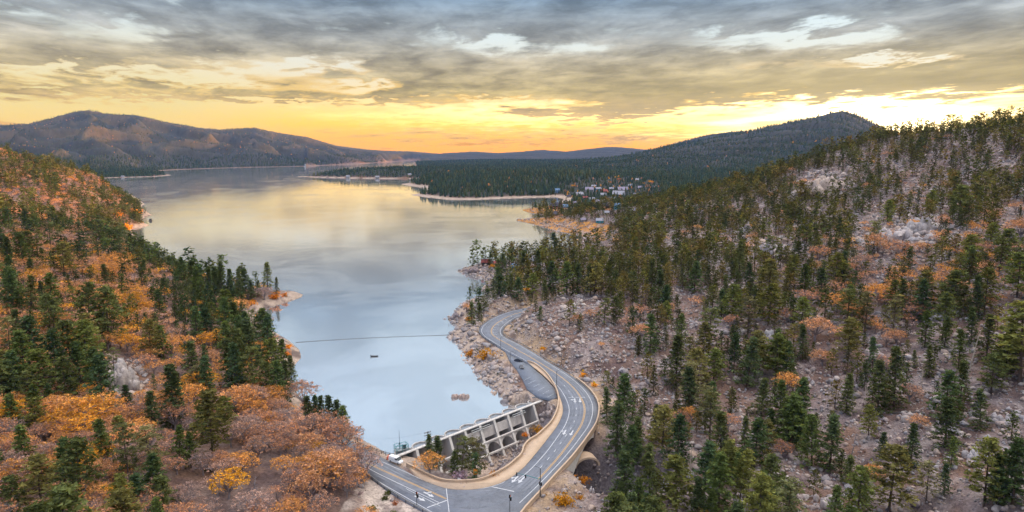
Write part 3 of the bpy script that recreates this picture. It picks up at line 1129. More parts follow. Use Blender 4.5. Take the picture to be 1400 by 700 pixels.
# ---- walls and guard rails
def wall_along(name, P, w, z0, z1, mat, label, cat, cap=True, post=None):
    P = np.asarray(P)
    a, c = ribbon(P, w)
    mb = MB()
    mb.loft([[(a[i][0], a[i][1], z0), (c[i][0], c[i][1], z0), (c[i][0], c[i][1], z1), (a[i][0], a[i][1], z1)] for i in range(len(P))])
    o = P[len(P) // 2]
    t = empty(name, (o[0], o[1], z0), 0, label, cat)
    org = (o[0], o[1], z0)
    mb.build('wall_body', mat, t, org)
    if cap:
        a2, c2 = ribbon(P, w + .14)
        mc = MB()
        mc.loft([[(a2[i][0], a2[i][1], z1), (c2[i][0], c2[i][1], z1), (c2[i][0], c2[i][1], z1 + .12), (a2[i][0], a2[i][1], z1 + .12)] for i in range(len(P))])
        mc.build('coping', mat, t, org)
    return t


wall_along('parapet_wall', SIDE_OUT, .4, -2.5, ROAD_Z + .85, M_tanconc, 'tan concrete parapet wall curving between the road and the dam', 'wall')
_rw = np.vstack([SEC_R[76:], np.array([w2(704, 715), w2(692, 735)])])
_t = np.gradient(_rw, axis=0)
_t /= np.linalg.norm(_t, axis=1)[:, None]
_rw2 = _rw + np.c_[-_t[:, 1], _t[:, 0]] * .1
wall_along('parapet_wall', _rw, .4, 3.4, ROAD_Z + .8, M_tanconc, 'thin tan parapet wall along the outer edge of the bridge bend', 'wall')


def guardrail(P, label):
    P = np.asarray(P)
    o = P[len(P) // 2]
    org = (o[0], o[1], ROAD_Z - .6)
    t = empty('guardrail', org, 0, label, 'guardrail')
    rl = MB()
    a, c = ribbon(P, .1)
    rl.loft([[(a[i][0], a[i][1], ROAD_Z + .4), (c[i][0], c[i][1], ROAD_Z + .4), (c[i][0], c[i][1], ROAD_Z + .78), (a[i][0], a[i][1], ROAD_Z + .78)] for i in range(len(P))])
    rl.build('rail', M_galv, t, org)
    D_ = dense(P, 6)
    Ls = np.concatenate([[0], np.cumsum(np.linalg.norm(np.diff(D_, axis=0), axis=1))])
    me = None
    for s in np.arange(1, Ls[-1], 4.0):
        p = D_[np.searchsorted(Ls, s)]
        if me is None:
            pb = MB()
            pb.box((0, 0, .65), (.16, .16, 1.3))
            q = pb.build('post', M_steel, t)
            me = q
        else:
            q = me.copy()
            COL.objects.link(q)
            q.parent = t
        q.location = (p[0] - org[0], p[1] - org[1], 0)


guardrail(SEC_R[26:76] + np.array([.3, .3]), 'dark steel guardrail along the uphill side of the upper road bend')
guardrail(SEC_L[16:52] + np.array([-.35, .0]), 'guardrail along the lake side of the far road bend')
guardrail(LEG_LO[10:38] + np.array([.1, -.3]), 'low guardrail below the left road arm at the foot of the cut slope')


# ---- the bridge body under the deck
def build_bridge():
    t = empty('road_bridge', (*(SEC_R[106]), -14), 0, 'grey concrete arch bridge carrying the curved road over the gorge', 'bridge')
    org = (*SEC_R[106], -14.0)
    i0, i1 = 90, 127
    sec = np.arange(i0, i1) / 6.0 - 1
    drop = np.interp(sec, [14, 15, 15.5, 16, 16.5, 17, 17.5, 18, 20], [9.5, 6.0, 2.6, 1.5, 3.6, 8.0, 11.5, 14.5, 18.5])
    fas, slab, body = MB(), MB(), MB()
    rr, rs = [], []
    for k, i in enumerate(range(i0, i1)):
        l, r = SEC_L[i], SEC_R[i]
        u = (r - l) / np.linalg.norm(r - l)
        l2, r2 = l + u * .5, r - u * .25
        zb = ROAD_Z - .5 - drop[k]
        rr.append([(l2[0], l2[1], ROAD_Z - 1.1), (r2[0], r2[1], ROAD_Z - 1.1), (r2[0], r2[1], zb), (l2[0], l2[1], zb)])
        r3 = r + u * .25
        rs.append([(l2[0], l2[1], ROAD_Z - 1.1), (r3[0], r3[1], ROAD_Z - 1.1), (r3[0], r3[1], ROAD_Z - .55), (l2[0], l2[1], ROAD_Z - .55)])
    body.loft(rr)
    body.build('arch_body', M_palec, t, org)
    slab.loft(rs)
    slab.build('deck_edge', M_tanconc, t, org)
    # the free arch rib showing beyond the deck
    c = np.array(at(800, 634, -2.5))
    rib = MB()
    ax = np.array(at(817, 630, -2.5)) - np.array(at(783, 634, -2.5))
    Lh = np.linalg.norm(ax) / 2
    ax /= np.linalg.norm(ax)
    dep = np.array([-ax[1], ax[0], 0])
    rings = []
    for k in range(17):
        a = PI * k / 16
        ro, ri = 1.0, .86
        po = c + ax * math.cos(a) * Lh * -1 * ro + np.array([0, 0, math.sin(a) * 3.6])
        pi_ = c + ax * math.cos(a) * Lh * -1 * ri + np.array([0, 0, math.sin(a) * 3.0 - .1])
        rings.append([tuple(po - dep * 2.6), tuple(po + dep * 2.6), tuple(pi_ + dep * 2.6), tuple(pi_ - dep * 2.6)])
    rib.loft(rings)
    rib.build('arch_rib', M_tanconc, t, org)


build_bridge()


# ---- the dam
def build_dam():
    A, U, Wd = np.array([*_da]), np.array([*DAM_DIR]), np.array([*DAM_DOWN])

    def P(u, w, z):
        q = A + U * u + Wd * w
        return (q[0], q[1], z)
    zc = 3.0
    org = P(DAM_L / 2, 0, -10)
    t = empty('dam', org, 0, 'grey concrete multiple arch dam with buttresses and scalloped lake side below the road', 'dam')
    s = DAM_L / DAM_N
    for i in range(DAM_N):
        uc = (i + .5) * s
        arch = MB()
        rings = []
        for k in range(17):
            a = PI * k / 16
            cu, sw = math.cos(a), math.sin(a)
            ro, ri = s / 2 + .02, s / 2 - .42
            ring = []
            ring.append(P(uc - cu * ro, -1.0 - sw * DAM_BULGE, zc))
            ring.append(P(uc - cu * ri, -1.0 - sw * (DAM_BULGE - .4), zc))
            ring.append(P(uc - cu * ri, -1.0 - sw * (DAM_BULGE - .4) - 1.0, -11))
            ring.append(P(uc - cu * ro, -1.0 - sw * DAM_BULGE - 1.2, -11))
            rings.append(ring)
        arch.loft(rings)
        ar = arch.build('arch', M_conc, t, org)
        sl = MB()
        pts = [P(uc - math.cos(PI * k / 16) * (s / 2 - .45), -1.0 - math.sin(PI * k / 16) * (DAM_BULGE - .42), 0) for k in range(17)]
        sl.prism([(p[0], p[1]) for p in pts], 1.9, 2.3)
        sl.build('arch_slab', M_bluec, ar, org)
        if i in (4, 5, 6, 7):
            pn = MB()
            top, bot = 1.5, -1.9 - .3 * (i % 2)
            V = [P(i * s + .3, 1.0, top), P((i + 1) * s - .3, 1.0, top), P((i + 1) * s - .3, 2.0, bot), P(i * s + .3, 2.0, bot)]
            V2 = [P(i * s + .3, .7, top), P((i + 1) * s - .3, .7, top), P((i + 1) * s - .3, 1.7, bot), P(i * s + .3, 1.7, bot)]
            pn.add(V + V2, [(0, 1, 2, 3), (7, 6, 5, 4), (0, 4, 5, 1), (1, 5, 6, 2), (2, 6, 7, 3), (3, 7, 4, 0)])
            pn.build('spillway_panel', M_conc, t, org)
    for i in range(DAM_N + 1):
        u = i * s
        b_ = MB()
        prof = [(-1.4, zc), (.7, zc), (1.15, zc - 1.2), (2.9, -2.2), (5.2, -7.0), (7.4, -11.5), (-1.4, -11.5)]
        V = [P(u - .45, w, z) for w, z in prof] + [P(u + .45, w, z) for w, z in prof]
        n = len(prof)
        b_.add(V, [tuple(range(n)), tuple(range(2 * n - 1, n - 1, -1))] + [(k, k + n, (k + 1) % n + n, (k + 1) % n) for k in range(n)])
        bt = b_.build('buttress', M_conc, t, org)
        e = MB()
        for (w0, z0), (w1, z1) in zip(prof[1:5], prof[2:6]):
            V = [P(u - .55, w0 + .02, z0), P(u + .55, w0 + .02, z0), P(u + .55, w1 + .02, z1), P(u - .55, w1 + .02, z1)]
            V2 = [P(u - .55, w0 + .32, z0 + .1), P(u + .55, w0 + .32, z0 + .1), P(u + .55, w1 + .32, z1 + .1), P(u - .55, w1 + .32, z1 + .1)]
            e.add(V + V2, [(3, 2, 1, 0), (4, 5, 6, 7), (0, 1, 5, 4), (1, 2, 6, 5), (2, 3, 7, 6), (3, 0, 4, 7)])
        e.build('skylit_buttress_edge', M_palec, bt, org)  # pale strip puts the skylight on the buttress edge into the colour
    for w, z, u0, u1 in ((3.75, -3.2, 2.2, 9.0), (5.75, -7.4, 2.2, 7.2)):
        st = MB()
        st.beam(P(u0 * s, w, z), P(u1 * s, w, z), .62, .62)
        st.build('strut', M_palec, t, org)
    for i in range(2, 9):
        pl = MB()
        hw = s / 2 - .5
        ring = []
        for k in range(13):
            a = PI * k / 12
            cu, su_ = -math.cos(a) * (hw - .15), math.sin(a)
            zz = -7.0 + su_ * 2.9
            wz = 3.35 + (-3.4 - zz) * .49
            wt = 3.35
            uu = (i + .5) * s + cu
            ux = (i + .5) * s - math.cos(a) * hw if k not in (0, 12) else uu
            ring.append([P((i + .5) * s - math.cos(a) * hw, wt, -3.45), P((i + .5) * s - math.cos(a) * hw, wt - .4, -3.45), P(uu, wz - .4, zz), P(uu, wz, zz)])
        pl.loft(ring)
        pl.build('arched_bay', M_conc, t, org)
    wk = MB()
    wk.beam(P(-2.5, 0, zc + .2), P(DAM_L + 2.2, 0, zc + .2), 1.25, .34)
    wkb = wk.build('walkway', M_palec, t, org)
    rl = MB()
    for w in (-.55, .55):
        rl.beam(P(-2.5, w, zc + 1.3), P(DAM_L + 2.2, w, zc + 1.3), .06, .06)
        for u in np.arange(-2, DAM_L + 2, 2.5):
            rl.beam(P(u, w, zc + .3), P(u, w, zc + 1.3), .06, .06)
    rl.build('railing', M_galv, wkb, org)
    for u0, u1 in ((4.3, 5.6), (7.2, 8.2)):
        for w, z in ((1.6, 2.6), (2.1, 2.0)):
            pp = MB()
            pp.tube([P(u0 * s, w, z), P(u1 * s, w, z)], .17, 8)
            pp.build('pipe', M_galv, t, org)
    # valve house roof and curved end wall on the right bank
    ew = MB()
    rings = []
    for k in range(9):
        a = k / 8
        u, w = DAM_L + 1.0 + 2.2 * math.sin(a * 2.2), 1.0 + a * 8.5
        z = zc - 1.0 - a * 9
        rings.append([P(u - .3, w, z), P(u + .3, w, z), P(u + .3, w, -11.5), P(u - .3, w, -11.5)])
    ew.loft(rings)
    ew.build('wing_wall', M_palec, t, org)
    gt = MB()
    for a, c in (((DAM_L - 3, -4.2), (DAM_L + 3.5, -2.4)), ((DAM_L - 1, -2.4), (DAM_L + 5.5, -.6)), ((DAM_L - 3, -4.2), (DAM_L - 1, -2.4)), ((DAM_L + 3.5, -2.4), (DAM_L + 5.5, -.6))):
        gt.beam(P(*a, 3.9), P(*c, 3.9), .3, .3)
        gt.beam(P(*a, 2.0), P(*a, 3.9), .25, .25)
    gt.build('intake_frame', M_galv, t, org)


build_dam()

# ================================================================== vegetation
def leaf_material(name, use_attr, transl=0.30, tmul=(2.6, 2.1, 1.0)):
    m_ = bpy.data.materials.new(name)
    m_.use_nodes = True
    nt = m_.node_tree
    nt.nodes.clear()
    b = NB(nt)
    out = b.n('ShaderNodeOutputMaterial')
    if use_attr:
        c = b.n('ShaderNodeAttribute', attribute_name='col').outputs['Color']
    else:
        c = b.n('ShaderNodeObjectInfo').outputs['Color']
    v = b.n('ShaderNodeAttribute', attribute_name='v').outputs['Fac']
    k = b.ramp(v, [(0.0, 0.42), (0.5, 1.0), (1.0, 1.9)])
    c = b.mix(1.0, c, k, 'MULTIPLY')
    d = b.n('ShaderNodeBsdfDiffuse')
    b.put(d.inputs[0], c)
    t = b.n('ShaderNodeBsdfTranslucent')
    tcol = b.mix(1.0, c, tmul, 'MULTIPLY')
    b.put(t.inputs[0], tcol)
    mx = b.n('ShaderNodeMixShader')
    mx.inputs[0].default_value = transl
    nt.links.new(d.outputs[0], mx.inputs[1])
    nt.links.new(t.outputs[0], mx.inputs[2])
    nt.links.new(mx.outputs[0], out.inputs[0])
    return m_


M_leaf = leaf_material('foliage', False)
M_leafs = leaf_material('foliage_mass', True, .25, (1.9, 1.6, 0.8))
M_oak = leaf_material('oak_leaves', False, .25, (1.3, 1.25, 1.1))
M_oaks = leaf_material('oak_leaves_mass', True, .25, (1.3, 1.25, 1.1))
M_bark = weathered('bark', (0.11, 0.075, 0.055), 0.4, 1.5, 0.95, 0.0)
M_deadwood = weathered('dead_wood', (0.46, 0.38, 0.31), 0.3, 1.0, 0.95, 0.0)
M_twig = weathered('grey_twigs', (0.24, 0.205, 0.21), 0.3, 1.0, 0.95, 0.0)


def shards(C, r, n, g, flat=0.6):
    """n small triangles round every centre; returns V, F and one value per vertex"""
    m = len(C)
    c = np.repeat(C, n, 0) + g.normal(size=(m * n, 3)) * np.array([r, r, r * flat]) * 0.75
    o = g.normal(size=(m * n, 3, 3))
    o[:, :, 2] *= flat
    o /= np.linalg.norm(o, axis=2)[:, :, None] + 1e-9
    sz = r * g.uniform(.55, 1.25, (m * n, 1, 1))
    V = (c[:, None, :] + o * sz).reshape(-1, 3)
    Fc = np.arange(m * n * 3).reshape(-1, 3)
    v = np.repeat(np.clip(np.repeat(g.uniform(.15, .85, m), n) + g.normal(size=m * n) * .16, 0, 1), 3)
    return V, Fc, v


def cone_tube(pts, r0, r1, n=5):
    pts = np.asarray(pts, float)
    m = len(pts)
    V = []
    for i in range(m):
        d = pts[min(i + 1, m - 1)] - pts[max(i - 1, 0)]
        d /= np.linalg.norm(d) + 1e-9
        a = np.cross(d, [0.3, 0.9, 0.1])
        a /= np.linalg.norm(a) + 1e-9
        b_ = np.cross(d, a)
        r = r0 + (r1 - r0) * i / (m - 1)
        for k in range(n):
            t = 2 * PI * k / n
            V.append(pts[i] + (a * math.cos(t) + b_ * math.sin(t)) * r)
    Fc = [[i * n + k, i * n + (k + 1) % n, (i + 1) * n + (k + 1) % n, (i + 1) * n + k] for i in range(m - 1) for k in range(n)]
    return np.array(V), np.array(Fc)


def join(parts):
    Vs, Fs, n = [], {}, 0
    for V, Fc in parts:
        Vs.append(V)
        Fs.setdefault(Fc.shape[1], []).append(Fc + n)
        n += len(V)
    return np.vstack(Vs), [np.vstack(f) for f in Fs.values()]


PINE_KIND = {  # crown base, radius, profile power, branches, tuft count, shards, tuft radius
    'conical': (0.10, 0.235, 0.80, 62, 4, 9, 0.033),
    'rounded': (0.20, 0.235, 0.60, 56, 4, 10, 0.036),
    'sparse': (0.22, 0.210, 0.55, 38, 3, 10, 0.036),
    'dark': (0.06, 0.215, 0.85, 72, 4, 9, 0.030)}


def pine_template(kind, seed, lod=1.0):
    g = np.random.default_rng(seed)
    base, Rr, pw, nb, nt_, ns, tr = PINE_KIND[kind]
    if lod < 1:
        nb = max(9, int(nb * lod))
        nt_ = 3 if lod > .3 else 2
        ns = max(3, int(ns * (.45 if lod > .3 else .4)))
        tr = tr * (1.45 if lod > .3 else 2.4)
    lean = g.normal(size=2) * .015
    C = []
    limbs = []
    for i in range(nb):
        f = (i + g.uniform(0, .9)) / nb
        t = base + (1 - base) * f ** 0.9
        if kind == 'rounded':
            prof = (max(0, 1 - ((f - .20) / .82) ** 2)) ** .85
        elif kind == 'sparse':
            prof = (max(0, 1 - ((f - .35) / .70) ** 2)) ** .5 * g.choice([.5, .8, 1, 1.15])
        else:
            prof = (1 - f) ** pw * (0.75 + 0.25 * min(1, f * 8))
        L = Rr * prof * g.uniform(.72, 1.22) + .012
        a = i * 2.39996 + g.uniform(-.5, .5)
        rise = (0.35 * f - 0.16) if kind != 'dark' else (0.2 * f - .28)
        ax = np.array([lean[0] * t, lean[1] * t, t])
        d = np.array([math.cos(a), math.sin(a), rise + g.normal() * .07])
        if lod >= 1 and i % 2 == 0:
            limbs.append(cone_tube([ax, ax + d * L * .85], .006, .002, 3))
        for s in np.linspace(.42 if kind != 'sparse' else .6, 1, nt_):
            C.append(ax + d * L * s + g.normal(size=3) * np.array([.012, .012, .006]) + np.array([0, 0, -.05 * s * s * L]))
    C.append(np.array([lean[0], lean[1], 1.0]))
    V, Fc, v = shards(np.array(C), tr, ns, g, .36 if lod >= 1 else .6)
    tk = cone_tube([(0, 0, -.03), (lean[0] * .5, lean[1] * .5, .5), (lean[0], lean[1], .97)], .020, .003, 5 if lod >= 1 else 3)
    tv, tf = join([tk] + limbs)
    return V, Fc, v, tv, tf


def oak_template(seed, twiggy, lod=1.0):
    g = np.random.default_rng(seed)
    nl = int(g.integers(9, 14)) if lod >= 1 else 6
    lobes = []
    for i in range(nl):
        a = i * 2.4 + g.uniform(-.4, .4)
        r = .42 * math.sqrt((i + .5) / nl)
        lobes.append(np.array([math.cos(a) * r, math.sin(a) * r, .74 - r * r * 1.15 + g.uniform(-.07, .07)]))
    C = []
    for L in lobes:
        n = (26 if lod >= 1 else 13)
        th = g.uniform(0, 2 * PI, n)
        zz = g.uniform(-.45, 1, n)
        rr = np.sqrt(np.maximum(0, 1 - zz * zz))
        k = g.uniform(.7, 1.05, n)
        C.append(L + np.c_[np.cos(th) * rr * .20 * k, np.sin(th) * rr * .20 * k, zz * .17 * k])
    C = np.vstack(C)
    if twiggy:
        C = C[g.uniform(size=len(C)) < .85]
    V, Fc, v = shards(C, (.033 if not twiggy else .028) * (1 if lod >= 1 else 1.7), (6 if lod >= 1 else 4), g, .7)
    limbs = [cone_tube([(0, 0, -.04), (.01, .0, .28)], .035, .026, 5)]
    for L in lobes:
        mid = L * np.array([.5, .5, 0]) + np.array([0, 0, .25 + .3 * (L[2])])
        limbs.append(cone_tube([(.01, 0, .22), mid, L], .018, .005, 3))
        if lod >= 1:
            for q in range(16 if twiggy else 5):
                d = g.normal(size=3)
                d[2] = abs(d[2]) * .8
                d /= np.linalg.norm(d)
                e = L + d * .2
                limbs.append(cone_tube([L + d * .02, e], .0045, .002, 3))
    tv, tf = join(limbs)
    return V, Fc, v, tv, tf


def boulder_template(seed):
    g = np.random.default_rng(seed)
    bm = bmesh.new()
    bmesh.ops.create_icosphere(bm, subdivisions=2, radius=0.5)
    V = np.array([v.co[:] for v in bm.verts])
    Fc = np.array([[v.index for v in f.verts] for f in bm.faces])
    bm.free()
    V = V * np.array([1.0, g.uniform(.65, 1.0), g.uniform(.55, .9)])
    for i in range(16):          # cut flat joint faces
        n = g.normal(size=3)
        n /= np.linalg.norm(n)
        h = g.uniform(.20, .40)
        dd = V @ n - h
        V = V - np.where(dd > 0, dd, 0)[:, None] * n[None] * .98
    V = V + g.normal(size=V.shape) * .012
    return V, Fc


def rock_material(name, use_attr):
    m_ = bpy.data.materials.new(name)
    m_.use_nodes = True
    b = NB(m_.node_tree)
    p = m_.node_tree.nodes['Principled BSDF']
    p.inputs['Roughness'].default_value = 0.92
    p.inputs['Specular IOR Level'].default_value = 0.15
    if use_attr:
        c = b.n('ShaderNodeAttribute', attribute_name='col').outputs['Color']
    else:
        c = b.n('ShaderNodeObjectInfo').outputs['Color']
    pos = b.n('ShaderNodeNewGeometry').outputs['Position']
    k = b.ramp(b.noise(pos, 1.1, 7.0, 0.65), [(0.28, 0.45), (0.45, 0.95), (0.62, 1.12), (0.75, 1.3)])
    b.put(p.inputs['Base Color'], b.mix(1.0, c, k, 'MULTIPLY'))
    bp = b.n('ShaderNodeBump')
    bp.inputs['Strength'].default_value = 0.6
    bp.inputs['Distance'].default_value = 0.25
    b.put(bp.inputs['Height'], b.noise(pos, 2.2, 6.0, 0.65))
    b.put(p.inputs['Normal'], bp.outputs[0])
    return m_


M_rock = rock_material('granite', False)
M_rocks = rock_material('granite_scree', True)


def merge_instances(Vt, Ft, vt, pos, scale, rot, col, zs=None):
    """one big mesh out of many copies of a template"""
    n, m = len(pos), len(Vt)
    ca, sa = np.cos(rot), np.sin(rot)
    x = Vt[None, :, 0] * ca[:, None] - Vt[None, :, 1] * sa[:, None]
    y = Vt[None, :, 0] * sa[:, None] + Vt[None, :, 1] * ca[:, None]
    z = np.repeat(Vt[None, :, 2], n, 0)
    s = scale[:, None]
    if zs is None:
        zs = scale
    V = np.stack([x * s + pos[:, 0:1], y * s + pos[:, 1:2], z * zs[:, None] + pos[:, 2:3]], -1).reshape(-1, 3)
    Fc = (Ft[None] + (np.arange(n) * m)[:, None, None]).reshape(-1, Ft.shape[1])
    c = np.repeat(col, m, 0)
    v = np.tile(vt, n) if vt is not None else None
    return V, Fc, c, v


class Mass:
    """stuff: one object that gathers what nobody could count"""
    def __init__(s):
        s.V, s.F, s.C, s.v, s.n = [], {}, [], [], 0

    def add(s, V, Fc, c, v):
        s.V.append(V.astype(np.float32))
        s.F.setdefault(Fc.shape[1], []).append(Fc + s.n)
        s.C.append(c.astype(np.float32))
        s.v.append((v if v is not None else np.full(len(V), .5)).astype(np.float32))
        s.n += len(V)

    def build(s, name, mat, label=None):
        o = mk(name, np.vstack(s.V), [np.vstack(f) for f in s.F.values()], mat, attrs={'col': np.vstack(s.C), 'v': np.concatenate(s.v)})
        tag(o, label, None, None, 'stuff')
        return o


# ------------------------------------------------------------------ colours (albedo)
PINE_COL = {'conical': [(0.060, 0.090, 0.036), (0.075, 0.102, 0.033), (0.051, 0.081, 0.039)],
            'rounded': [(0.099, 0.120, 0.036), (0.120, 0.129, 0.039), (0.087, 0.105, 0.039), (0.135, 0.128, 0.045)],
            'sparse': [(0.099, 0.108, 0.051), (0.117, 0.114, 0.057), (0.090, 0.105, 0.042)],
            'dark': [(0.062, 0.082, 0.034), (0.066, 0.090, 0.040), (0.080, 0.096, 0.038)]}
OAK_COL = {'orange': [(0.59, 0.29, 0.105), (0.56, 0.295, 0.15), (0.62, 0.30, 0.085)],
           'golden': [(0.64, 0.32, 0.035), (0.60, 0.29, 0.045)],
           'russet': [(0.50, 0.25, 0.14), (0.48, 0.27, 0.175), (0.53, 0.26, 0.135)],
           'bare': [(0.43, 0.28, 0.225), (0.40, 0.27, 0.23), (0.46, 0.285, 0.215)]}
ROCK_COL = [(0.35, 0.285, 0.265), (0.43, 0.365, 0.335), (0.25, 0.222, 0.22), (0.41, 0.315, 0.26), (0.32, 0.295, 0.30)]

# ------------------------------------------------------------------ prominent trees, read off the photo: px, foot py, height px, kind
HAND = [(15, 404, 38, 'dark'), (42, 384, 28, 'conical'), (90, 389, 17, 'conical'), (145, 399, 36, 'dark'), (62, 425, 38, 'conical'), (72, 470, 62, 'rounded'), (45, 502, 64, 'conical'),
        (122, 468, 74, 'rounded'), (150, 475, 76, 'rounded'), (206, 492, 50, 'rounded'), (224, 491, 42, 'conical'), (140, 482, 22, 'conical'), (156, 520, 40, 'sparse'), (55, 545, 60, 'rounded'),
        (20, 542, 56, 'conical'), (80, 532, 72, 'conical'), (100, 512, 66, 'rounded'), (130, 540, 58, 'conical'), (4, 536, 52, 'rounded'), (92, 560, 62, 'rounded'), (112, 530, 56, 'conical'), (36, 530, 70, 'conical'),
        (48, 598, 48, 'rounded'), (34, 652, 60, 'conical'), (58, 706, 66, 'rounded'), (113, 694, 78, 'rounded'), (100, 549, 30, 'conical'), (176, 574, 42, 'conical'), (165, 602, 30, 'rounded'),
        (143, 642, 58, 'conical'), (178, 668, 74, 'sparse'), (211, 662, 66, 'sparse'), (221, 704, 44, 'rounded'), (170, 712, 52, 'rounded'), (246, 642, 50, 'conical'), (262, 640, 42, 'conical'), (22, 590, 46, 'conical'), (90, 670, 60, 'conical'), (20, 712, 50, 'rounded'),
        (291, 624, 78, 'rounded'), (276, 604, 44, 'conical'), (306, 600, 50, 'rounded'), (310, 500, 55, 'conical'), (345, 502, 62, 'dark'), (328, 505, 52, 'rounded'), (366, 492, 56, 'conical'), (374, 522, 52, 'rounded'), (392, 546, 48, 'dark'), (382, 552, 52, 'conical'), (366, 545, 44, 'rounded'), (400, 530, 40, 'dark'), (384, 515, 46, 'conical'), (356, 520, 44, 'conical'), (330, 540, 40, 'rounded'), (340, 470, 40, 'conical'),
        (310, 470, 58, 'conical'), (322, 468, 50, 'dark'), (362, 470, 34, 'sparse'), (346, 460, 34, 'sparse'), (290, 450, 34, 'rounded'), (270, 470, 48, 'conical'), (285, 405, 38, 'dark'), (294, 403, 36, 'dark'), (303, 403, 44, 'dark'), (316, 406, 36, 'dark'), (327, 405, 36, 'dark'),
        (336, 404, 34, 'conical'), (344, 412, 28, 'dark'), (275, 402, 38, 'conical'), (262, 398, 40, 'dark'), (250, 392, 38, 'conical'), (352, 404, 20, 'dark'), (366, 395, 34, 'dark'), (378, 401, 21, 'dark'), (424, 586, 40, 'dark'), (433, 580, 36, 'conical'), (441, 584, 38, 'dark'), (452, 588, 42, 'dark'), (461, 592, 40, 'dark'), (470, 598, 38, 'conical'),
        (528 + 60, 641, 40, 'dark'), (597, 640, 38, 'dark'), (631, 651, 46, 'sparse'), (651, 654, 48, 'sparse'), (622, 649, 28, 'conical'),
        (924, 527, 62, 'dark'), (968, 487, 60, 'sparse'), (1021, 528, 60, 'dark'), (1003, 510, 50, 'conical'), (1061, 508, 54, 'dark'), (1074, 515, 44, 'conical'), (955, 532, 50, 'rounded'), (975, 528, 46, 'rounded'), (911, 444, 30, 'rounded'), (931, 472, 40, 'conical'), (1000, 440, 48, 'rounded'), (1050, 445, 52, 'rounded'), (1022, 460, 50, 'sparse'), (986, 432, 34, 'conical'),
        (1095, 452, 42, 'rounded'), (1288, 466, 60, 'rounded'), (1220, 460, 52, 'sparse'), (1182, 455, 52, 'sparse'), (1264, 426, 52, 'rounded'), (1160, 490, 50, 'rounded'), (1200, 566, 66, 'dark'), (1222, 560, 76, 'dark'), (1270, 517, 40, 'dark'), (1312, 560, 60, 'dark'), (1328, 472, 48, 'dark'), (1348, 492, 56, 'dark'), (1373, 508, 62, 'dark'), (1394, 522, 96, 'rounded'), (1250, 503, 22, 'dark'), (1290, 575, 60, 'conical'),
        (1134, 642, 64, 'dark'), (1110, 640, 60, 'conical'), (1245, 639, 52, 'dark'), (1292, 612, 60, 'dark'), (1340, 588, 48, 'dark'), (1215, 700, 72, 'rounded'), (1172, 708, 58, 'rounded'), (1345, 692, 76, 'rounded'), (1362, 690, 56, 'dark'), (1266, 686, 46, 'sparse'), (1372, 636, 20, 'dark'), (1160, 662, 34, 'dark'), (1187, 600, 40, 'rounded'), (1205, 625, 30, 'dark'), (1300, 640, 36, 'conical'),
        (842, 622, 62, 'dark'), (905, 622, 58, 'rounded'), (852, 690, 62, 'dark'), (888, 696, 72, 'dark'), (866, 640, 50, 'conical'), (925, 640, 60, 'conical'), (970, 605, 60, 'sparse'), (945, 560, 60, 'sparse'), (985, 640, 66, 'dark'), (1010, 700, 60, 'rounded'), (1070, 605, 56, 'dark'), (1030, 640, 58, 'conical'), (1055, 690, 56, 'rounded'), (960, 690, 70, 'conical'), (925, 705, 66, 'rounded'), (830, 580, 44, 'dark'), (1090, 590, 64, 'conical'),
        (738, 438, 18, 'conical'), (826, 444, 34, 'sparse'), (842, 442, 34, 'rounded'), (645, 445, 30, 'dark'), (656, 440, 24, 'dark'), (670, 363, 18, 'dark'), (688, 372, 24, 'dark'), (716, 372, 26, 'dark'), (738, 378, 34, 'dark'), (683, 402, 34, 'conical'), (757, 400, 40, 'conical'), (775, 405, 44, 'conical'), (790, 402, 40, 'dark'), (812, 405, 42, 'rounded'), (745, 412, 28, 'dark'), (708, 412, 30, 'conical'), (728, 408, 32, 'rounded'), (698, 404, 28, 'dark'),
        (868, 352, 26, 'conical'), (758, 350, 30, 'conical'), (1058, 370, 44, 'sparse'), (1010, 380, 48, 'dark'), (1200, 345, 40, 'sparse'), (1310, 300, 44, 'rounded'), (1325, 370, 46, 'rounded'), (1365, 378, 50, 'sparse'), (1212, 310, 34, 'rounded'), (1272, 292, 30, 'rounded'), (1050, 410, 52, 'rounded'), (1140, 395, 46, 'rounded'), (1100, 410, 46, 'conical'), (1300, 430, 56, 'rounded'), (1345, 430, 60, 'rounded'), (1390, 410, 60, 'rounded')]
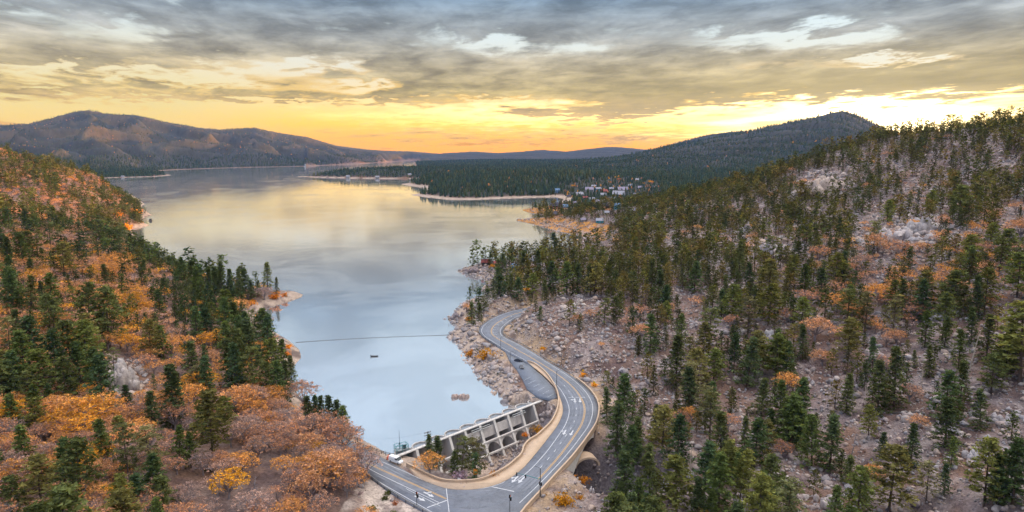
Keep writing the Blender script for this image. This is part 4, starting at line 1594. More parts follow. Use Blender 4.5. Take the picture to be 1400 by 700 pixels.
HAND_OAK = [(120, 590, 46, 'golden'), (95, 590, 42, 'orange'), (140, 585, 44, 'orange'), (75, 585, 40, 'orange'), (112, 605, 36, 'golden'), (150, 600, 30, 'orange'), (18, 585, 36, 'golden'), (5, 588, 34, 'golden'), (272, 545, 36, 'golden'), (284, 538, 30, 'golden'), (262, 560, 34, 'orange'), (183, 430, 34, 'golden'), (230, 580, 44, 'orange'), (218, 575, 40, 'orange'), (240, 590, 36, 'russet'),
            (330, 570, 42, 'orange'), (345, 565, 36, 'russet'), (415, 560, 40, 'russet'), (425, 610, 44, 'russet'), (440, 605, 40, 'russet'), (455, 612, 40, 'russet'), (470, 625, 42, 'russet'), (450, 665, 44, 'orange'), (440, 670, 40, 'orange'), (485, 650, 40, 'russet'), (500, 655, 36, 'bare'), (425, 690, 40, 'orange'), (330, 650, 30, 'orange'), (120, 650, 34, 'golden'), (135, 640, 34, 'golden'), (318, 435, 26, 'orange'), (330, 432, 24, 'orange'), (302, 436, 24, 'russet'), (362, 410, 20, 'bare'), (301, 480, 30, 'golden'), (285, 480, 28, 'golden'), (350, 495, 28, 'orange'), (340, 500, 24, 'orange'), (150, 372, 26, 'orange'), (160, 385, 26, 'orange'), (75, 370, 22, 'golden'), (125, 385, 20, 'golden'),
            (1114, 466, 34, 'orange'), (1225, 472, 22, 'orange'), (995, 590, 26, 'russet'), (1070, 625, 22, 'russet'), (876, 466, 24, 'orange'), (872, 440, 24, 'russet'), (860, 452, 20, 'russet'), (1076, 442, 22, 'russet'), (1000, 450, 20, 'russet'), (1075, 540, 30, 'orange'), (1150, 430, 30, 'orange'), (1200, 420, 34, 'orange'), (1250, 440, 26, 'russet'), (1240, 430, 26, 'orange'), (1345, 425, 24, 'orange'), (1195, 352, 34, 'orange'), (1230, 355, 30, 'russet'), (1340, 358, 30, 'russet'), (1120, 360, 26, 'russet'), (1180, 375, 30, 'russet'), (1395, 330, 34, 'orange'), (1150, 380, 28, 'orange'), (1243, 550, 26, 'russet'), (1255, 590, 22, 'orange'), (1195, 660, 22, 'orange'), (1165, 440, 26, 'orange'), (1100, 420, 26, 'russet'), (1230, 405, 24, 'orange'), (806, 440, 18, 'orange'), (790, 445, 16, 'orange')]


def build_vegetation():
    g = np.random.default_rng(21)
    trees = []          # x, y, z, h, kind, hand
    oaks = []
    for lst, dst in ((HAND, trees), (HAND_OAK, oaks)):
        for px, py, hp, kd in lst:
            x, y, z = raycast(px, min(py, 715), 90, 1500)
            if py > 715:
                pass
            dist = math.hypot(y, CAM_H - z)
            dst.append((x, y, z, hp * dist / F * 1.06 * dist / y, kd, 1))
    # random candidates on a jittered grid
    cell = 4.6
    gx = np.arange(-1250, 1250, cell)
    gy = np.arange(92, 1320, cell)
    X, Y = np.meshgrid(gx, gy)
    X = X + g.uniform(-.48, .48, X.shape) * cell
    Y = Y + g.uniform(-.48, .48, Y.shape) * cell
    keep = np.abs(X) < Y * 1.02 + 60
    x, y = X[keep], Y[keep]
    d = lake_sd(x, y)
    dr = np.minimum(seg_dist(x, y, ROAD_POLY, True), seg_dist(x, y, LOT_POLY, True))
    dr = np.where(in_poly(x, y, ROAD_POLY) | in_poly(x, y, LOT_POLY), 0, dr)
    ok = (d > 4) & (dr > 3.0) & ~in_poly(x, y, DAMYARD)
    gd, _ = gorge_floor(x, y)
    ok &= gd > 9
    x, y, d, dr, gd = x[ok], y[ok], d[ok], dr[ok], gd[ok]
    z = height(x, y)
    px, py, fw = project(x, y, z)
    n1 = fbm(x / 42, y / 42, 3, 71)
    n2 = fbm(x / 25, y / 25, 3, 72)
    n3 = fbm(x / 70, y / 70, 3, 73)
    left = x < -20 - 0.02 * y
    pine = np.zeros(len(x))
    oak = np.zeros(len(x))
    A = cell * cell
    # left hill
    up = sm(360, 310, py)
    pl = (0.0040 + 0.006 * sm(0.52, 0.64, n1)) * (1 - up) + up * (0.0052 + .008 * sm(.45, .6, n1))
    pl = np.where((d < 55) & (y > 330), 0.0135 + 0 * d, pl)
    pl = np.where((px > 250) & (py > 560) & left, 0.0006, pl)
    ol = 0.034 * (1 - up) + up * 0.016
    ol = ol * (0.35 + 0.65 * sm(.34, .5, n2))
    ol = np.where((d < 60) & (y > 330), 0.005, ol)
    ol = np.where((d < 10), 0, ol)
    pl = np.where((d < 9), 0, pl)
    beachy = in_poly(px, py, [(328, 444), (336, 414), (366, 396), (422, 396), (422, 412), (352, 442)]) | in_poly(px, py, [(380, 470), (400, 474), (415, 488), (405, 505), (392, 502)])
    rockface = in_poly(px, py, [(140, 490), (195, 490), (200, 545), (150, 550)])
    cutsl = in_poly(px, py, [(500, 655), (530, 662), (600, 720), (440, 720)])
    pl = np.where(beachy | cutsl, 0, np.where(rockface, .001, pl))
    ol = np.where(beachy | cutsl | rockface, 0.0, ol)
    # right hill
    dense_ = in_poly(px, py, [(690, 362), (760, 335), (850, 300), (980, 250), (1120, 205), (1400, 160), (1440, 300), (1150, 330), (1080, 420), (900, 420), (800, 405), (740, 418), (680, 410), (660, 395)])
    pr = 0.0074 + 0.007 * sm(.45, .62, n1)
    pr = np.where(dense_, 0.0075 + 0.009 * sm(.38, .58, n1), pr)
    pr = np.where(in_poly(px, py, [(840, 560), (1130, 560), (1100, 720), (800, 720)]), .012, pr)
    pr = np.where(in_poly(px, py, [(690, 362), (760, 335), (860, 300), (900, 340), (1000, 400), (900, 420), (800, 405), (740, 418), (680, 410), (660, 395)]), .0145, pr)
    pr = np.where(py < 208, .014, pr)
    scr = in_poly(px, py, [(1270, 530), (1420, 470), (1420, 720), (1130, 720)])
    pr = np.where(scr, .0032, pr)
    outc = in_poly(px, py, [(1170, 310), (1290, 295), (1310, 335), (1230, 345), (1160, 335)]) | in_poly(px, py, [(1085, 250), (1110, 232), (1150, 236), (1175, 258), (1120, 275)]) | in_poly(px, py, [(700, 440), (800, 405), (850, 440), (880, 520), (810, 520), (730, 480)])
    outc |= in_poly(px, py, [(1010, 335), (1070, 325), (1080, 350), (1020, 362)])
    pr = np.where(outc, .0010, pr)
    pr = np.where(in_poly(px, py, [(700, 725), (745, 655), (805, 606), (828, 640), (832, 725)]), 0, pr)
    pr = np.where(in_poly(px, py, [(740, 300), (842, 308), (850, 343), (775, 352)]), pr * .15, pr)
    pl = np.where(in_poly(px, py, [(330, 402), (422, 394), (416, 500), (385, 502), (345, 450)]), pl * .12, pl)
    pr = np.where(in_poly(px, py, [(610, 430), (660, 440), (770, 560), (700, 560)]), 0, pr)
    pr = np.where(dr < 8, 0.0, pr)
    orr = np.where(in_poly(px, py, [(1100, 330), (1420, 290), (1420, 440), (1100, 470), (1060, 400)]), .0095, .0013) * sm(.38, .55, n2)
    orr = np.where(in_poly(px, py, [(840, 425), (1130, 400), (1130, 455), (840, 470)]), .002, orr)
    orr = np.where(dr < 10, 0, orr)
    right_shore = (d < 14) & ~left
    pr = np.where(right_shore, .0012, pr)
    pine = np.where(left, pl, pr)
    oak = np.where(left, ol, orr)
    pine = np.where(gd < 16, pine * .25, pine)
    pine = np.where(in_poly(px, py, [(640, 470), (668, 462), (770, 560), (700, 560)]), 0, pine)
    u = g.uniform(size=len(x))
    is_p = u < pine * A
    is_o = (~is_p) & (u < (pine + oak) * A)
    # keep clear of the trees already placed by hand
    hx = np.array([[t[0], t[1]] for t in trees])
    ho = np.array([[t[0], t[1]] for t in oaks])
    for P_, r in ((hx, 3.4), (ho, 3.0)):
        for q in P_:
            nearq = (x - q[0]) ** 2 + (y - q[1]) ** 2 < r * r
            is_p &= ~nearq
            is_o &= ~nearq
    # views kept open to what stands lower down
    low = ((py > 690) & (px > 555) & (px < 838)) | ((py > 655) & (px > 500) & (px < 640))
    is_p &= ~low
    is_o &= ~low
    vis = in_poly(px, py, [(480, 600), (560, 630), (640, 700), (520, 720), (505, 665)])
    is_p &= ~vis
    is_o &= ~vis
    kinds = np.array(['conical', 'rounded', 'sparse', 'dark'])
    kp = np.where(left, g.choice(4, len(x), p=[.35, .30, .10, .25]), g.choice(4, len(x), p=[.38, .28, .12, .22]))
    kp = np.where((d < 75) & left, g.choice(4, len(x), p=[.4, .1, .1, .4]), kp)
    hh = np.clip(g.lognormal(math.log(12.3), .36, len(x)), 3.5, 23)
    hh = np.where(left, hh, hh * .88)
    for i in np.nonzero(is_p)[0]:
        trees.append((x[i], y[i], z[i], hh[i], kinds[kp[i]], 0))
    okind = np.array(['orange', 'golden', 'russet', 'bare'])
    gold = sm(.55, .68, n3)
    for i in np.nonzero(is_o)[0]:
        if left[i]:
            if py[i] > 560 and px[i] > 230:
                p = [.20, .02, .48, .30]
            elif py[i] < 345:
                p = [.14, .03, .48, .35]
            else:
                p = [.48, .07 + .1 * gold[i], .32, .13 - .1 * gold[i]]
        else:
            p = [.42, .03, .45, .10]
        p = np.array(p) / sum(p)
        oaks.append((x[i], y[i], z[i], g.uniform(4.6, 9.8), okind[g.choice(4, p=p)], 0))
    return trees, oaks, (x, y, z, d, dr, px, py, left, scr, outc, n1, n2, gd)


TREES, OAKS, CAND = build_vegetation()


LANDMARKS = [(168, 520, 'the pale rock face'), (388, 408, 'the sandy spit'), (404, 488, 'the gravel point'), (287, 437, 'the green roofed cabin'), (541, 628, 'the white van'),
             (510, 690, 'the pale cut slope'), (0, 700, 'the lower left corner'), (0, 400, 'the left frame edge'), (205, 303, 'the small dark float'), (190, 330, 'the left shore coves'), (30, 215, 'the left hill crest'), (340, 690, 'the grey bare brush'),
             (1333, 490, 'the leaning dead trunk'), (1245, 315, 'the big granite outcrop'), (972, 284, 'the rock pinnacle'), (1128, 246, 'the ridge outcrop'), (800, 625, 'the free arch rib'), (820, 555, 'the outer road bend'),
             (790, 414, 'the pale boulder knoll'), (945, 615, 'the thin grey snag'), (1236, 566, 'the fallen log'), (1400, 700, 'the lower right corner'), (1400, 170, 'the ridge end'), (1200, 185, 'the sunlit ridge gap'), (650, 370, 'the rocky point'),
             (660, 440, 'the far road bend'), (770, 310, 'the orange grass point'), (630, 655, 'the dam yard'), (1045, 345, 'the split grey crag'), (1400, 440, 'the right frame edge'), (1100, 690, 'the right lower edge')]


def place_words(px, py):
    best = sorted(LANDMARKS, key=lambda L: (L[0] - px) ** 2 + (L[1] - py) ** 2)
    out = []
    for L in best[:3]:
        dx, dy = px - L[0], py - L[1]
        dist = math.hypot(dx, dy)
        if dist < 9:
            w = 'right beside'
        else:
            a = math.degrees(math.atan2(-dy, dx)) % 360
            w = ['right of', 'above right of', 'above', 'above left of', 'left of', 'below left of', 'below', 'below right of'][int((a + 22.5) // 45) % 8]
            pre = 'just ' if dist < 28 else ('' if dist < 70 else ('well ' if dist < 130 else 'far '))
            w = pre + w
        out.append(w + ' ' + L[2])
    return out


ORD = ['leftmost', 'second', 'third', 'fourth', 'fifth', 'sixth', 'seventh', 'eighth', 'ninth', 'tenth']


def unique_labels(items, noun):
    """items: list of (px, py, look words) -> one label each, singled out by look, place and, if it must be, order from the left"""
    lab = [f'{look} {noun} {place_words(px, py)[0]}' for px, py, look in items]
    by = {}
    for i, l in enumerate(lab):
        by.setdefault(l, []).append(i)
    for l, ids in by.items():
        if len(ids) == 1:
            continue
        ids = sorted(ids, key=lambda i: items[i][0])
        n = len(ids)
        for k, i in enumerate(ids):
            if n == 2:
                w = 'left of two' if k == 0 else 'right of two'
            elif k == 0:
                w = f'leftmost of {n}'
            elif k == n - 1:
                w = f'rightmost of {n}'
            else:
                w = f'{ORD[k] if k < len(ORD) else str(k + 1) + "th"} from left'
            px, py, look = items[i]
            lab[i] = f'{look} {noun} {place_words(px, py)[0]}, {w}'.replace('bare pinkish', 'bare').replace('orange leaved', 'orange')
    return lab


def size_word(h):
    return 'tiny' if h < 14 else 'small' if h < 24 else 'medium' if h < 38 else 'tall' if h < 56 else 'very tall'


def plant_all():
    g = np.random.default_rng(5)
    # ---------- pines
    arr = []
    for t in TREES:
        px, py, fw = project(t[0], t[1], t[2])
        arr.append((float(px), float(py), t[3] * F / fw))
    arr = np.array(arr)
    inside = (arr[:, 0] > -8) & (arr[:, 0] < 1408) & (arr[:, 1] - arr[:, 2] < 695) & (arr[:, 1] > 150)
    hand = np.array([t[5] for t in TREES])
    score = np.where(inside, arr[:, 2] + hand * 30, -1)
    order = np.argsort(-score)
    indiv = [i for i in order[:300] if score[i] > 0]
    iset = set(indiv)
    look = {'conical': 'green conical', 'rounded': 'olive rounded', 'sparse': 'thin greyish', 'dark': 'dark dense'}
    items = [(arr[i, 0], arr[i, 1], size_word(arr[i, 2]) + ' ' + look[TREES[i][4]]) for i in indiv]
    labs = unique_labels(items, 'pine')
    tmpl = {}
    for kd in PINE_KIND:
        tmpl[kd] = []
        for s in range(3):
            V, Fc, v, tv, tf = pine_template(kd, 100 + s * 7 + len(kd))
            cr = mk('crown', V, Fc, M_leaf, attrs={'v': v}, link=False)
            tk = mk('trunk', tv, tf, M_bark, link=False)
            tmpl[kd].append((cr.data, tk.data))
            bpy.data.objects.remove(cr)
            bpy.data.objects.remove(tk)

    def plant(name, x, y, z, h, w, pair, col, lab, cat, group, mats=None):
        e = empty(name, (x, y, z - .1), g.uniform(0, 2 * PI), lab, cat, group)
        e.rotation_euler = (g.normal() * .035, g.normal() * .035, e.rotation_euler[2])
        e.scale = (h * w, h * w, h)
        c = bpy.data.objects.new('crown', pair[0])
        c.color = tuple(col) + (1,)
        t = bpy.data.objects.new('trunk', pair[1])
        for o in (c, t):
            COL.objects.link(o)
            o.parent = e

    for i, lab in zip(indiv, labs):
        x, y, z, h, kd, hd = TREES[i]
        cs = PINE_COL[kd]
        col = np.array(cs[g.integers(len(cs))]) * g.uniform(.85, 1.45)
        w = g.uniform(.85, 1.25)
        plant('pine_tree', x, y, z, h, w, tmpl[kd][g.integers(3)], col, lab, 'pine tree', 'pine trees on the hillsides')
    mass = Mass()
    tmass = Mass()
    lods = {}
    rest = [i for i in range(len(TREES)) if i not in iset]
    buckets = {}
    for i in rest:
        dist = TREES[i][1]
        lv = 0 if dist < 480 else 1
        buckets.setdefault((TREES[i][4], lv, int(g.integers(2))), []).append(i)
    for (kd, lv, s), ids in buckets.items():
        V, Fc, v, tv, tf = pine_template(kd, 300 + s, .55 if lv == 0 else .28)
        P_ = np.array([(TREES[i][0], TREES[i][1], TREES[i][2] - .1) for i in ids])
        h = np.array([TREES[i][3] for i in ids])
        rot = g.uniform(0, 2 * PI, len(ids))
        cs = np.array(PINE_COL[kd])
        rt = (P_[:, 0] > 0)[:, None]
        col = cs[g.integers(len(cs), size=len(ids))] * g.uniform(.68, 1.15, (len(ids), 1)) * np.where(rt, np.array([[1.12, .93, .85]]), 1.0)
        w = g.uniform(.9, 1.25, len(ids))
        a = merge_instances(V, Fc, v, P_, h * w, rot, col, h)
        mass.add(*a)
        for f in tf:
            a = merge_instances(tv, f, None, P_, h * w, rot, np.repeat([[.10, .07, .055]], len(ids), 0), h)
            tmass.add(*a)
    for V, C, v, n0 in [(np.vstack(tmass.V), np.vstack(tmass.C), np.concatenate(tmass.v), mass.n)]:
        mass.V.append(V)
        mass.C.append(C)
        mass.v.append(v)
        for k, fl in tmass.F.items():
            mass.F.setdefault(k, []).extend([f + n0 for f in fl])
        mass.n += len(V)
    mass.build('pine_forest', M_leafs, 'pine forest covering both hillsides behind the nearer trees')
    # ---------- oaks
    arr = []
    for t in OAKS:
        px, py, fw = project(t[0], t[1], t[2])
        arr.append((float(px), float(py), t[3] * F / fw))
    arr = np.array(arr)
    inside = (arr[:, 0] > -8) & (arr[:, 0] < 1408) & (arr[:, 1] - arr[:, 2] < 695) & (arr[:, 1] > 150)
    hand = np.array([t[5] for t in OAKS])
    score = np.where(inside, arr[:, 2] + hand * 20, -1)
    order = np.argsort(-score)
    indiv = [i for i in order[:300] if score[i] > 0]
    iset = set(indiv)
    look = {'orange': 'orange leaved', 'golden': 'golden yellow', 'russet': 'rusty brown', 'bare': 'bare pinkish'}
    items = [(arr[i, 0], arr[i, 1], ('small ' if arr[i, 2] < 24 else 'broad ' if arr[i, 2] < 36 else 'large ') + look[OAKS[i][4]]) for i in indiv]
    labs = unique_labels(items, 'oak')
    tm = {}
    for tw in (0, 1):
        tm[tw] = []
        for s in range(4):
            V, Fc, v, tv, tf = oak_template(500 + s + 10 * tw, tw)
            cr = mk('crown', V, Fc, M_oak, attrs={'v': v}, link=False)
            tk = mk('trunk', tv, tf, M_twig, link=False)
            tm[tw].append((cr.data, tk.data))
            bpy.data.objects.remove(cr)
            bpy.data.objects.remove(tk)
    for i, lab in zip(indiv, labs):
        x, y, z, h, kd, hd = OAKS[i]
        cs = OAK_COL[kd]
        col = np.array(cs[g.integers(len(cs))]) * g.uniform(.85, 1.15)
        plant('oak_tree', x, y, z, h, g.uniform(.95, 1.3), tm[1 if kd in ('bare', 'russet') else 0][g.integers(4)], col, lab, 'oak tree', 'autumn oaks on the hillsides')
    mass = Mass()
    buckets = {}
    for i in range(len(OAKS)):
        if i in iset:
            continue
        buckets.setdefault((OAKS[i][4], int(g.integers(2))), []).append(i)
    for (kd, s), ids in buckets.items():
        V, Fc, v, tv, tf = oak_template(700 + s, kd in ('bare', 'russet'), .5)
        P_ = np.array([(OAKS[i][0], OAKS[i][1], OAKS[i][2] - .1) for i in ids])
        h = np.array([OAKS[i][3] for i in ids])
        rot = g.uniform(0, 2 * PI, len(ids))
        cs = np.array(OAK_COL[kd])
        col = cs[g.integers(len(cs), size=len(ids))] * g.uniform(.8, 1.2, (len(ids), 1))
        w = g.uniform(.95, 1.35, len(ids))
        mass.add(*merge_instances(V, Fc, v, P_, h * w, rot, col, h))
        for f in tf:
            mass.add(*merge_instances(tv, f, None, P_, h * w, rot, np.repeat([[.2, .165, .16]], len(ids), 0), h))
    mass.build('oak_woodland', M_oaks, 'autumn oak woodland filling the slopes between the nearer oaks')


plant_all()


# ------------------------------------------------------------------ low brush
def build_brush():
    g = np.random.default_rng(9)
    x, y, z, d, dr, px, py, left, scr, outc, n1, n2, gd = CAND
    u = g.uniform(size=len(x))
    p = np.where(left, .09, .26) * (d > 6) * (dr > 3.5) * (y < 900)
    p = np.where(outc, p * .5, p)
    k = u < p
    x, y, z, left = x[k], y[k], z[k], left[k]
    n = len(x)
    kinds = g.choice(4, n, p=[.36, .28, .24, .12])
    cols = np.array([(0.22, 0.155, 0.165), (0.20, 0.11, 0.08), (0.075, 0.08, 0.03), (0.28, 0.19, 0.16)])
    mass = Mass()
    for q in range(4):
        ids = np.nonzero(kinds == q)[0]
        C = g.normal(size=(14, 3)) * np.array([.33, .33, .16]) + np.array([0, 0, .32])
        V, Fc, v = shards(C, .17 if q == 2 else .14, 4, g, .8)
        if q in (0, 3):
            tw = [cone_tube([(0, 0, 0), tuple(g.normal(size=3) * np.array([.4, .4, .1]) + np.array([0, 0, .55]))], .02, .008, 3) for _ in range(14)]
            tv, tf = join(tw)
        P_ = np.c_[x[ids], y[ids], z[ids] - .1]
        s = g.uniform(1.2, 2.8, len(ids))
        rot = g.uniform(0, 6.28, len(ids))
        col = cols[q][None] * g.uniform(.7, 1.3, (len(ids), 1))
        mass.add(*merge_instances(V, Fc, v, P_, s, rot, col))
        if q in (0, 3):
            mass.add(*merge_instances(tv, tf[0], None, P_, s, rot, col * .9))
    mass.build('brush', M_oaks, 'low grey and rusty brush between the trees')


build_brush()


# ------------------------------------------------------------------ rocks
def build_rocks():
    g = np.random.default_rng(13)
    x, y, z, d, dr, px, py, left, scr, outc, n1, n2, gd = CAND
    # several rocks per candidate cell
    rep = 12
    X = np.repeat(x, rep) + g.uniform(-2.5, 2.5, len(x) * rep)
    Y = np.repeat(y, rep) + g.uniform(-2.4, 2.4, len(x) * rep)
    ctx = [np.repeat(a, rep) for a in (d, dr, left, scr, outc, px, py)]
    D_, DR, LF, SCR, OUT, PX, PY = ctx
    cl = fbm(X / 18, Y / 18, 4, 91)
    p = np.where(LF, .016, .34 + .56 * sm(.38, .56, cl))
    p = np.where(SCR, .6 + .4 * sm(.36, .55, cl), p)
    p = np.where(OUT, .75, p)
    p = np.where((~LF) & (D_ < 22) & (Y < 700), .85, p)
    rockface = in_poly(PX, PY, [(140, 490), (200, 490), (205, 545), (150, 550)])
    p = np.where(rockface, .8, p)
    p = np.where(Y > 850, p * .25, p)
    k = (g.uniform(size=len(X)) < p) & (DR > 2.6) & (D_ > 1.0)
    X, Y, OUT, D_, SCR, rockface, LF = X[k], Y[k], OUT[k], D_[k], SCR[k], rockface[k], LF[k]
    S = np.clip(g.lognormal(math.log(1.0), .62, len(X)), .35, 5.0)
    S = np.where(OUT, S * np.where(PX[k] < 900, 1.05, 1.7), S)
    S = np.where((D_ < 22) & ~LF, S * 1.35, S)
    S = np.where(rockface, S * 1.3, S)
    # gorge bed and lake rim
    t = g.uniform(size=1500)
    seg = np.minimum((t * (len(GORGE_LINE) - 1)).astype(int), len(GORGE_LINE) - 2)
    f = t * (len(GORGE_LINE) - 1) - seg
    gp = GORGE_LINE[seg] * (1 - f[:, None]) + GORGE_LINE[seg + 1] * f[:, None] + g.normal(size=(1500, 2)) * 7
    rim = LAKE_ARR[int(len(_left) + 46):]
    i = g.integers(len(rim) - 1, size=900)
    f = g.uniform(size=(900, 1))
    rp = rim[i] * (1 - f) + rim[i + 1] * f + g.normal(size=(900, 2)) * 2.6
    ex = np.vstack([gp, rp])
    es = np.concatenate([np.clip(g.lognormal(math.log(.9), .5, 1500), .4, 3.2), np.clip(g.lognormal(math.log(1.7), .5, 900), .6, 5)])
    okx = (lake_sd(ex[:, 0], ex[:, 1]) > -2.5) & ~in_poly(ex[:, 0], ex[:, 1], ROAD_POLY) & (seg_dist(ex[:, 0], ex[:, 1], ROAD_POLY, True) > 1.5)
    okx &= ~in_poly(ex[:, 0], ex[:, 1], LOT_POLY)
    X = np.concatenate([X, ex[okx, 0]])
    Y = np.concatenate([Y, ex[okx, 1]])
    S = np.concatenate([S, es[okx]])
    Z = height(X, Y)
    px, py, fw = project(X, Y, Z)
    vis = (px > 0) & (px < 1400) & (py < 698) & (py > 150)
    app = np.where(vis, S * F / fw, 0)
    order = np.argsort(-app)[:300]
    isel = np.zeros(len(X), bool)
    isel[order] = True
    cols = np.array(ROCK_COL)
    meshes = []
    for s in range(8):
        V, Fc = boulder_template(40 + s)
        o = mk('boulder', V, Fc, M_rock, link=False)
        meshes.append(o.data)
        bpy.data.objects.remove(o)
    shade = ['brownish grey', 'pale grey', 'dark grey', 'tan', 'bluish grey']
    items, ci = [], []
    for i in order:
        q = int(g.integers(5))
        ci.append(q)
        items.append((px[i], py[i], ('small ' if app[i] < 8 else 'medium ' if app[i] < 12 else 'big ') + shade[q]))
    labs = unique_labels(items, 'boulder')
    for i, q, lab in zip(order, ci, labs):
        o = bpy.data.objects.new('boulder', meshes[int(g.integers(8))])
        COL.objects.link(o)
        o.location = (X[i], Y[i], Z[i] + S[i] * .12)
        o.rotation_euler = (g.uniform(-.3, .3), g.uniform(-.3, .3), g.uniform(0, 6.28))
        o.scale = (S[i], S[i], S[i] * .9)
        o.color = tuple(cols[q]) + (1,)
        tag(o, lab, 'boulder', 'granite boulders on the slopes and shore')
    mass = Mass()
    rest = np.nonzero(~isel)[0]
    var = g.integers(5, size=len(rest))
    for s in range(5):
        V, Fc = boulder_template(80 + s)
        # coarse version
        bm = bmesh.new()
        bmesh.ops.create_icosphere(bm, subdivisions=1, radius=0.5)
        V = np.array([v.co[:] for v in bm.verts]) * np.array([1.15, g.uniform(.7, 1), g.uniform(.6, .95)])
        for _q in range(10):
            nn = g.normal(size=3)
            nn /= np.linalg.norm(nn)
            dd = V @ nn - g.uniform(.2, .4)
            V = V - np.where(dd > 0, dd, 0)[:, None] * nn[None]
        V = V + g.normal(size=V.shape) * .02
        Fc = np.array([[v.index for v in f.verts] for f in bm.faces])
        bm.free()
        ids = rest[var == s]
        col = cols[g.integers(5, size=len(ids))] * g.uniform(.8, 1.2, (len(ids), 1))
        mass.add(*merge_instances(V, Fc, None, np.c_[X[ids], Y[ids], Z[ids] + S[ids] * .1], S[ids], g.uniform(0, 6.28, len(ids)), col))
    mass.build('scree', M_rocks, 'loose granite scree and small stones on the slopes')


build_rocks()


# ------------------------------------------------------------------ the forest beyond the lake
VILLAGE_PX = [(760, 262), (800, 246), (860, 240), (900, 248), (905, 268), (880, 290), (840, 296), (800, 282), (770, 296), (740, 292), (745, 280)]


def build_far_forest():
    g = np.random.default_rng(17)
    mass = Mass()
    for y0, y1, cell, keep, hs in ((1250, 2300, 8.5, 1.0, 1.0), (2300, 4200, 13, 1.0, 1.15), (4200, 7600, 19, .85, 1.2)):
        gx = np.arange(-1.0 * y1 * .84, 1.0 * y1 * .84, cell)
        gy = np.arange(y0, y1, cell)
        X, Y = np.meshgrid(gx, gy)
        X = (X + g.uniform(-.5, .5, X.shape) * cell).ravel()
        Y = (Y + g.uniform(-.5, .5, Y.shape) * cell).ravel()
        ok = (np.abs(X) < .80 * Y)
        X, Y = X[ok], Y[ok]
        d = lake_sd(X, Y)
        ok = d > 22
        X, Y, d = X[ok], Y[ok], d[ok]
        Z = height(X, Y)
        px, py, fw = project(X, Y, Z)
        n1 = fbm(X / 160, Y / 160, 4, 95)
        p = np.full(len(X), .92) * (0.45 + .55 * sm(.30, .5, n1))
        vil = in_poly(px, py, VILLAGE_PX)
        p = np.where(vil, .38, p)
        grassy = in_poly(px, py, [(700, 299), (760, 296), (810, 306), (850, 316), (845, 330), (770, 328), (730, 312)])
        p = np.where(grassy, .02, p)
        mt = (X < -.12 * Y) & (Z > 85)
        p = np.where(mt, p * (0.42 + .5 * sm(.42, .6, fbm(X / 260, Y / 260, 4, 96))), p)
        k = g.uniform(size=len(X)) < p * keep
        X, Y, Z, mt, vil = X[k], Y[k], Z[k], mt[k], vil[k]
        n = len(X)
        h = np.clip(g.lognormal(math.log(14.5), .25, n), 7, 24) * hs
        h = np.where(vil, h * .7, h)
        h = np.where(mt, h * .72, h)
        base = np.array([(0.030, 0.048, 0.030), (0.040, 0.056, 0.030), (0.034, 0.052, 0.036), (0.055, 0.060, 0.030)]) * 1.35  # raised to stand in for more haze over the far trees
        col = base[g.integers(4, size=n)] * g.uniform(.8, 1.3, (n, 1))
        oak = g.uniform(size=n) < np.where(mt, .10, np.where(vil, .10, .006))
        oc = np.array([(0.40, 0.17, 0.06), (0.34, 0.17, 0.09), (0.45, 0.22, 0.04)])
        col = np.where(oak[:, None], oc[g.integers(3, size=n)], col)
        var = g.integers(3, size=n)
        for s in range(3):
            # a ragged little spruce: stacked uneven skirts
            V, Fc = [], []
            lay = 4 if y1 < 3000 else 2
            m = 6 if y1 < 3000 else 5
            for L in range(lay):
                f = L / lay
                zz = .10 + f * .78
                r = .20 * (1 - f * .82)
                b0 = len(V)
                a0 = g.uniform(0, 6)
                for q in range(m):
                    a = a0 + q * 2 * PI / m
                    rr = r * g.uniform(.7, 1.25)
                    V.append((math.cos(a) * rr, math.sin(a) * rr, zz + g.uniform(-.05, .05)))
                V.append((g.normal() * .01, g.normal() * .01, min(1, zz + .42)))
                for q in range(m):
                    Fc.append((b0 + q, b0 + (q + 1) % m, b0 + m))
            V, Fc = np.array(V), np.array(Fc)
            ids = np.nonzero(var == s)[0]
            w = g.uniform(.9, 1.35, len(ids)) * np.where(oak[ids], 1.5, 1.0)
            hv = h[ids] * np.where(oak[ids], .6, 1.0)
            mass.add(*merge_instances(V, Fc, g.uniform(.2, .8, len(V)), np.c_[X[ids], Y[ids], Z[ids] - .3], h[ids] * w, g.uniform(0, 6.28, len(ids)), col[ids], hv))
    mass.build('far_forest', M_leafs, 'dark conifer forest on the headlands, valley floor and mountain feet beyond the lake')


build_far_forest()

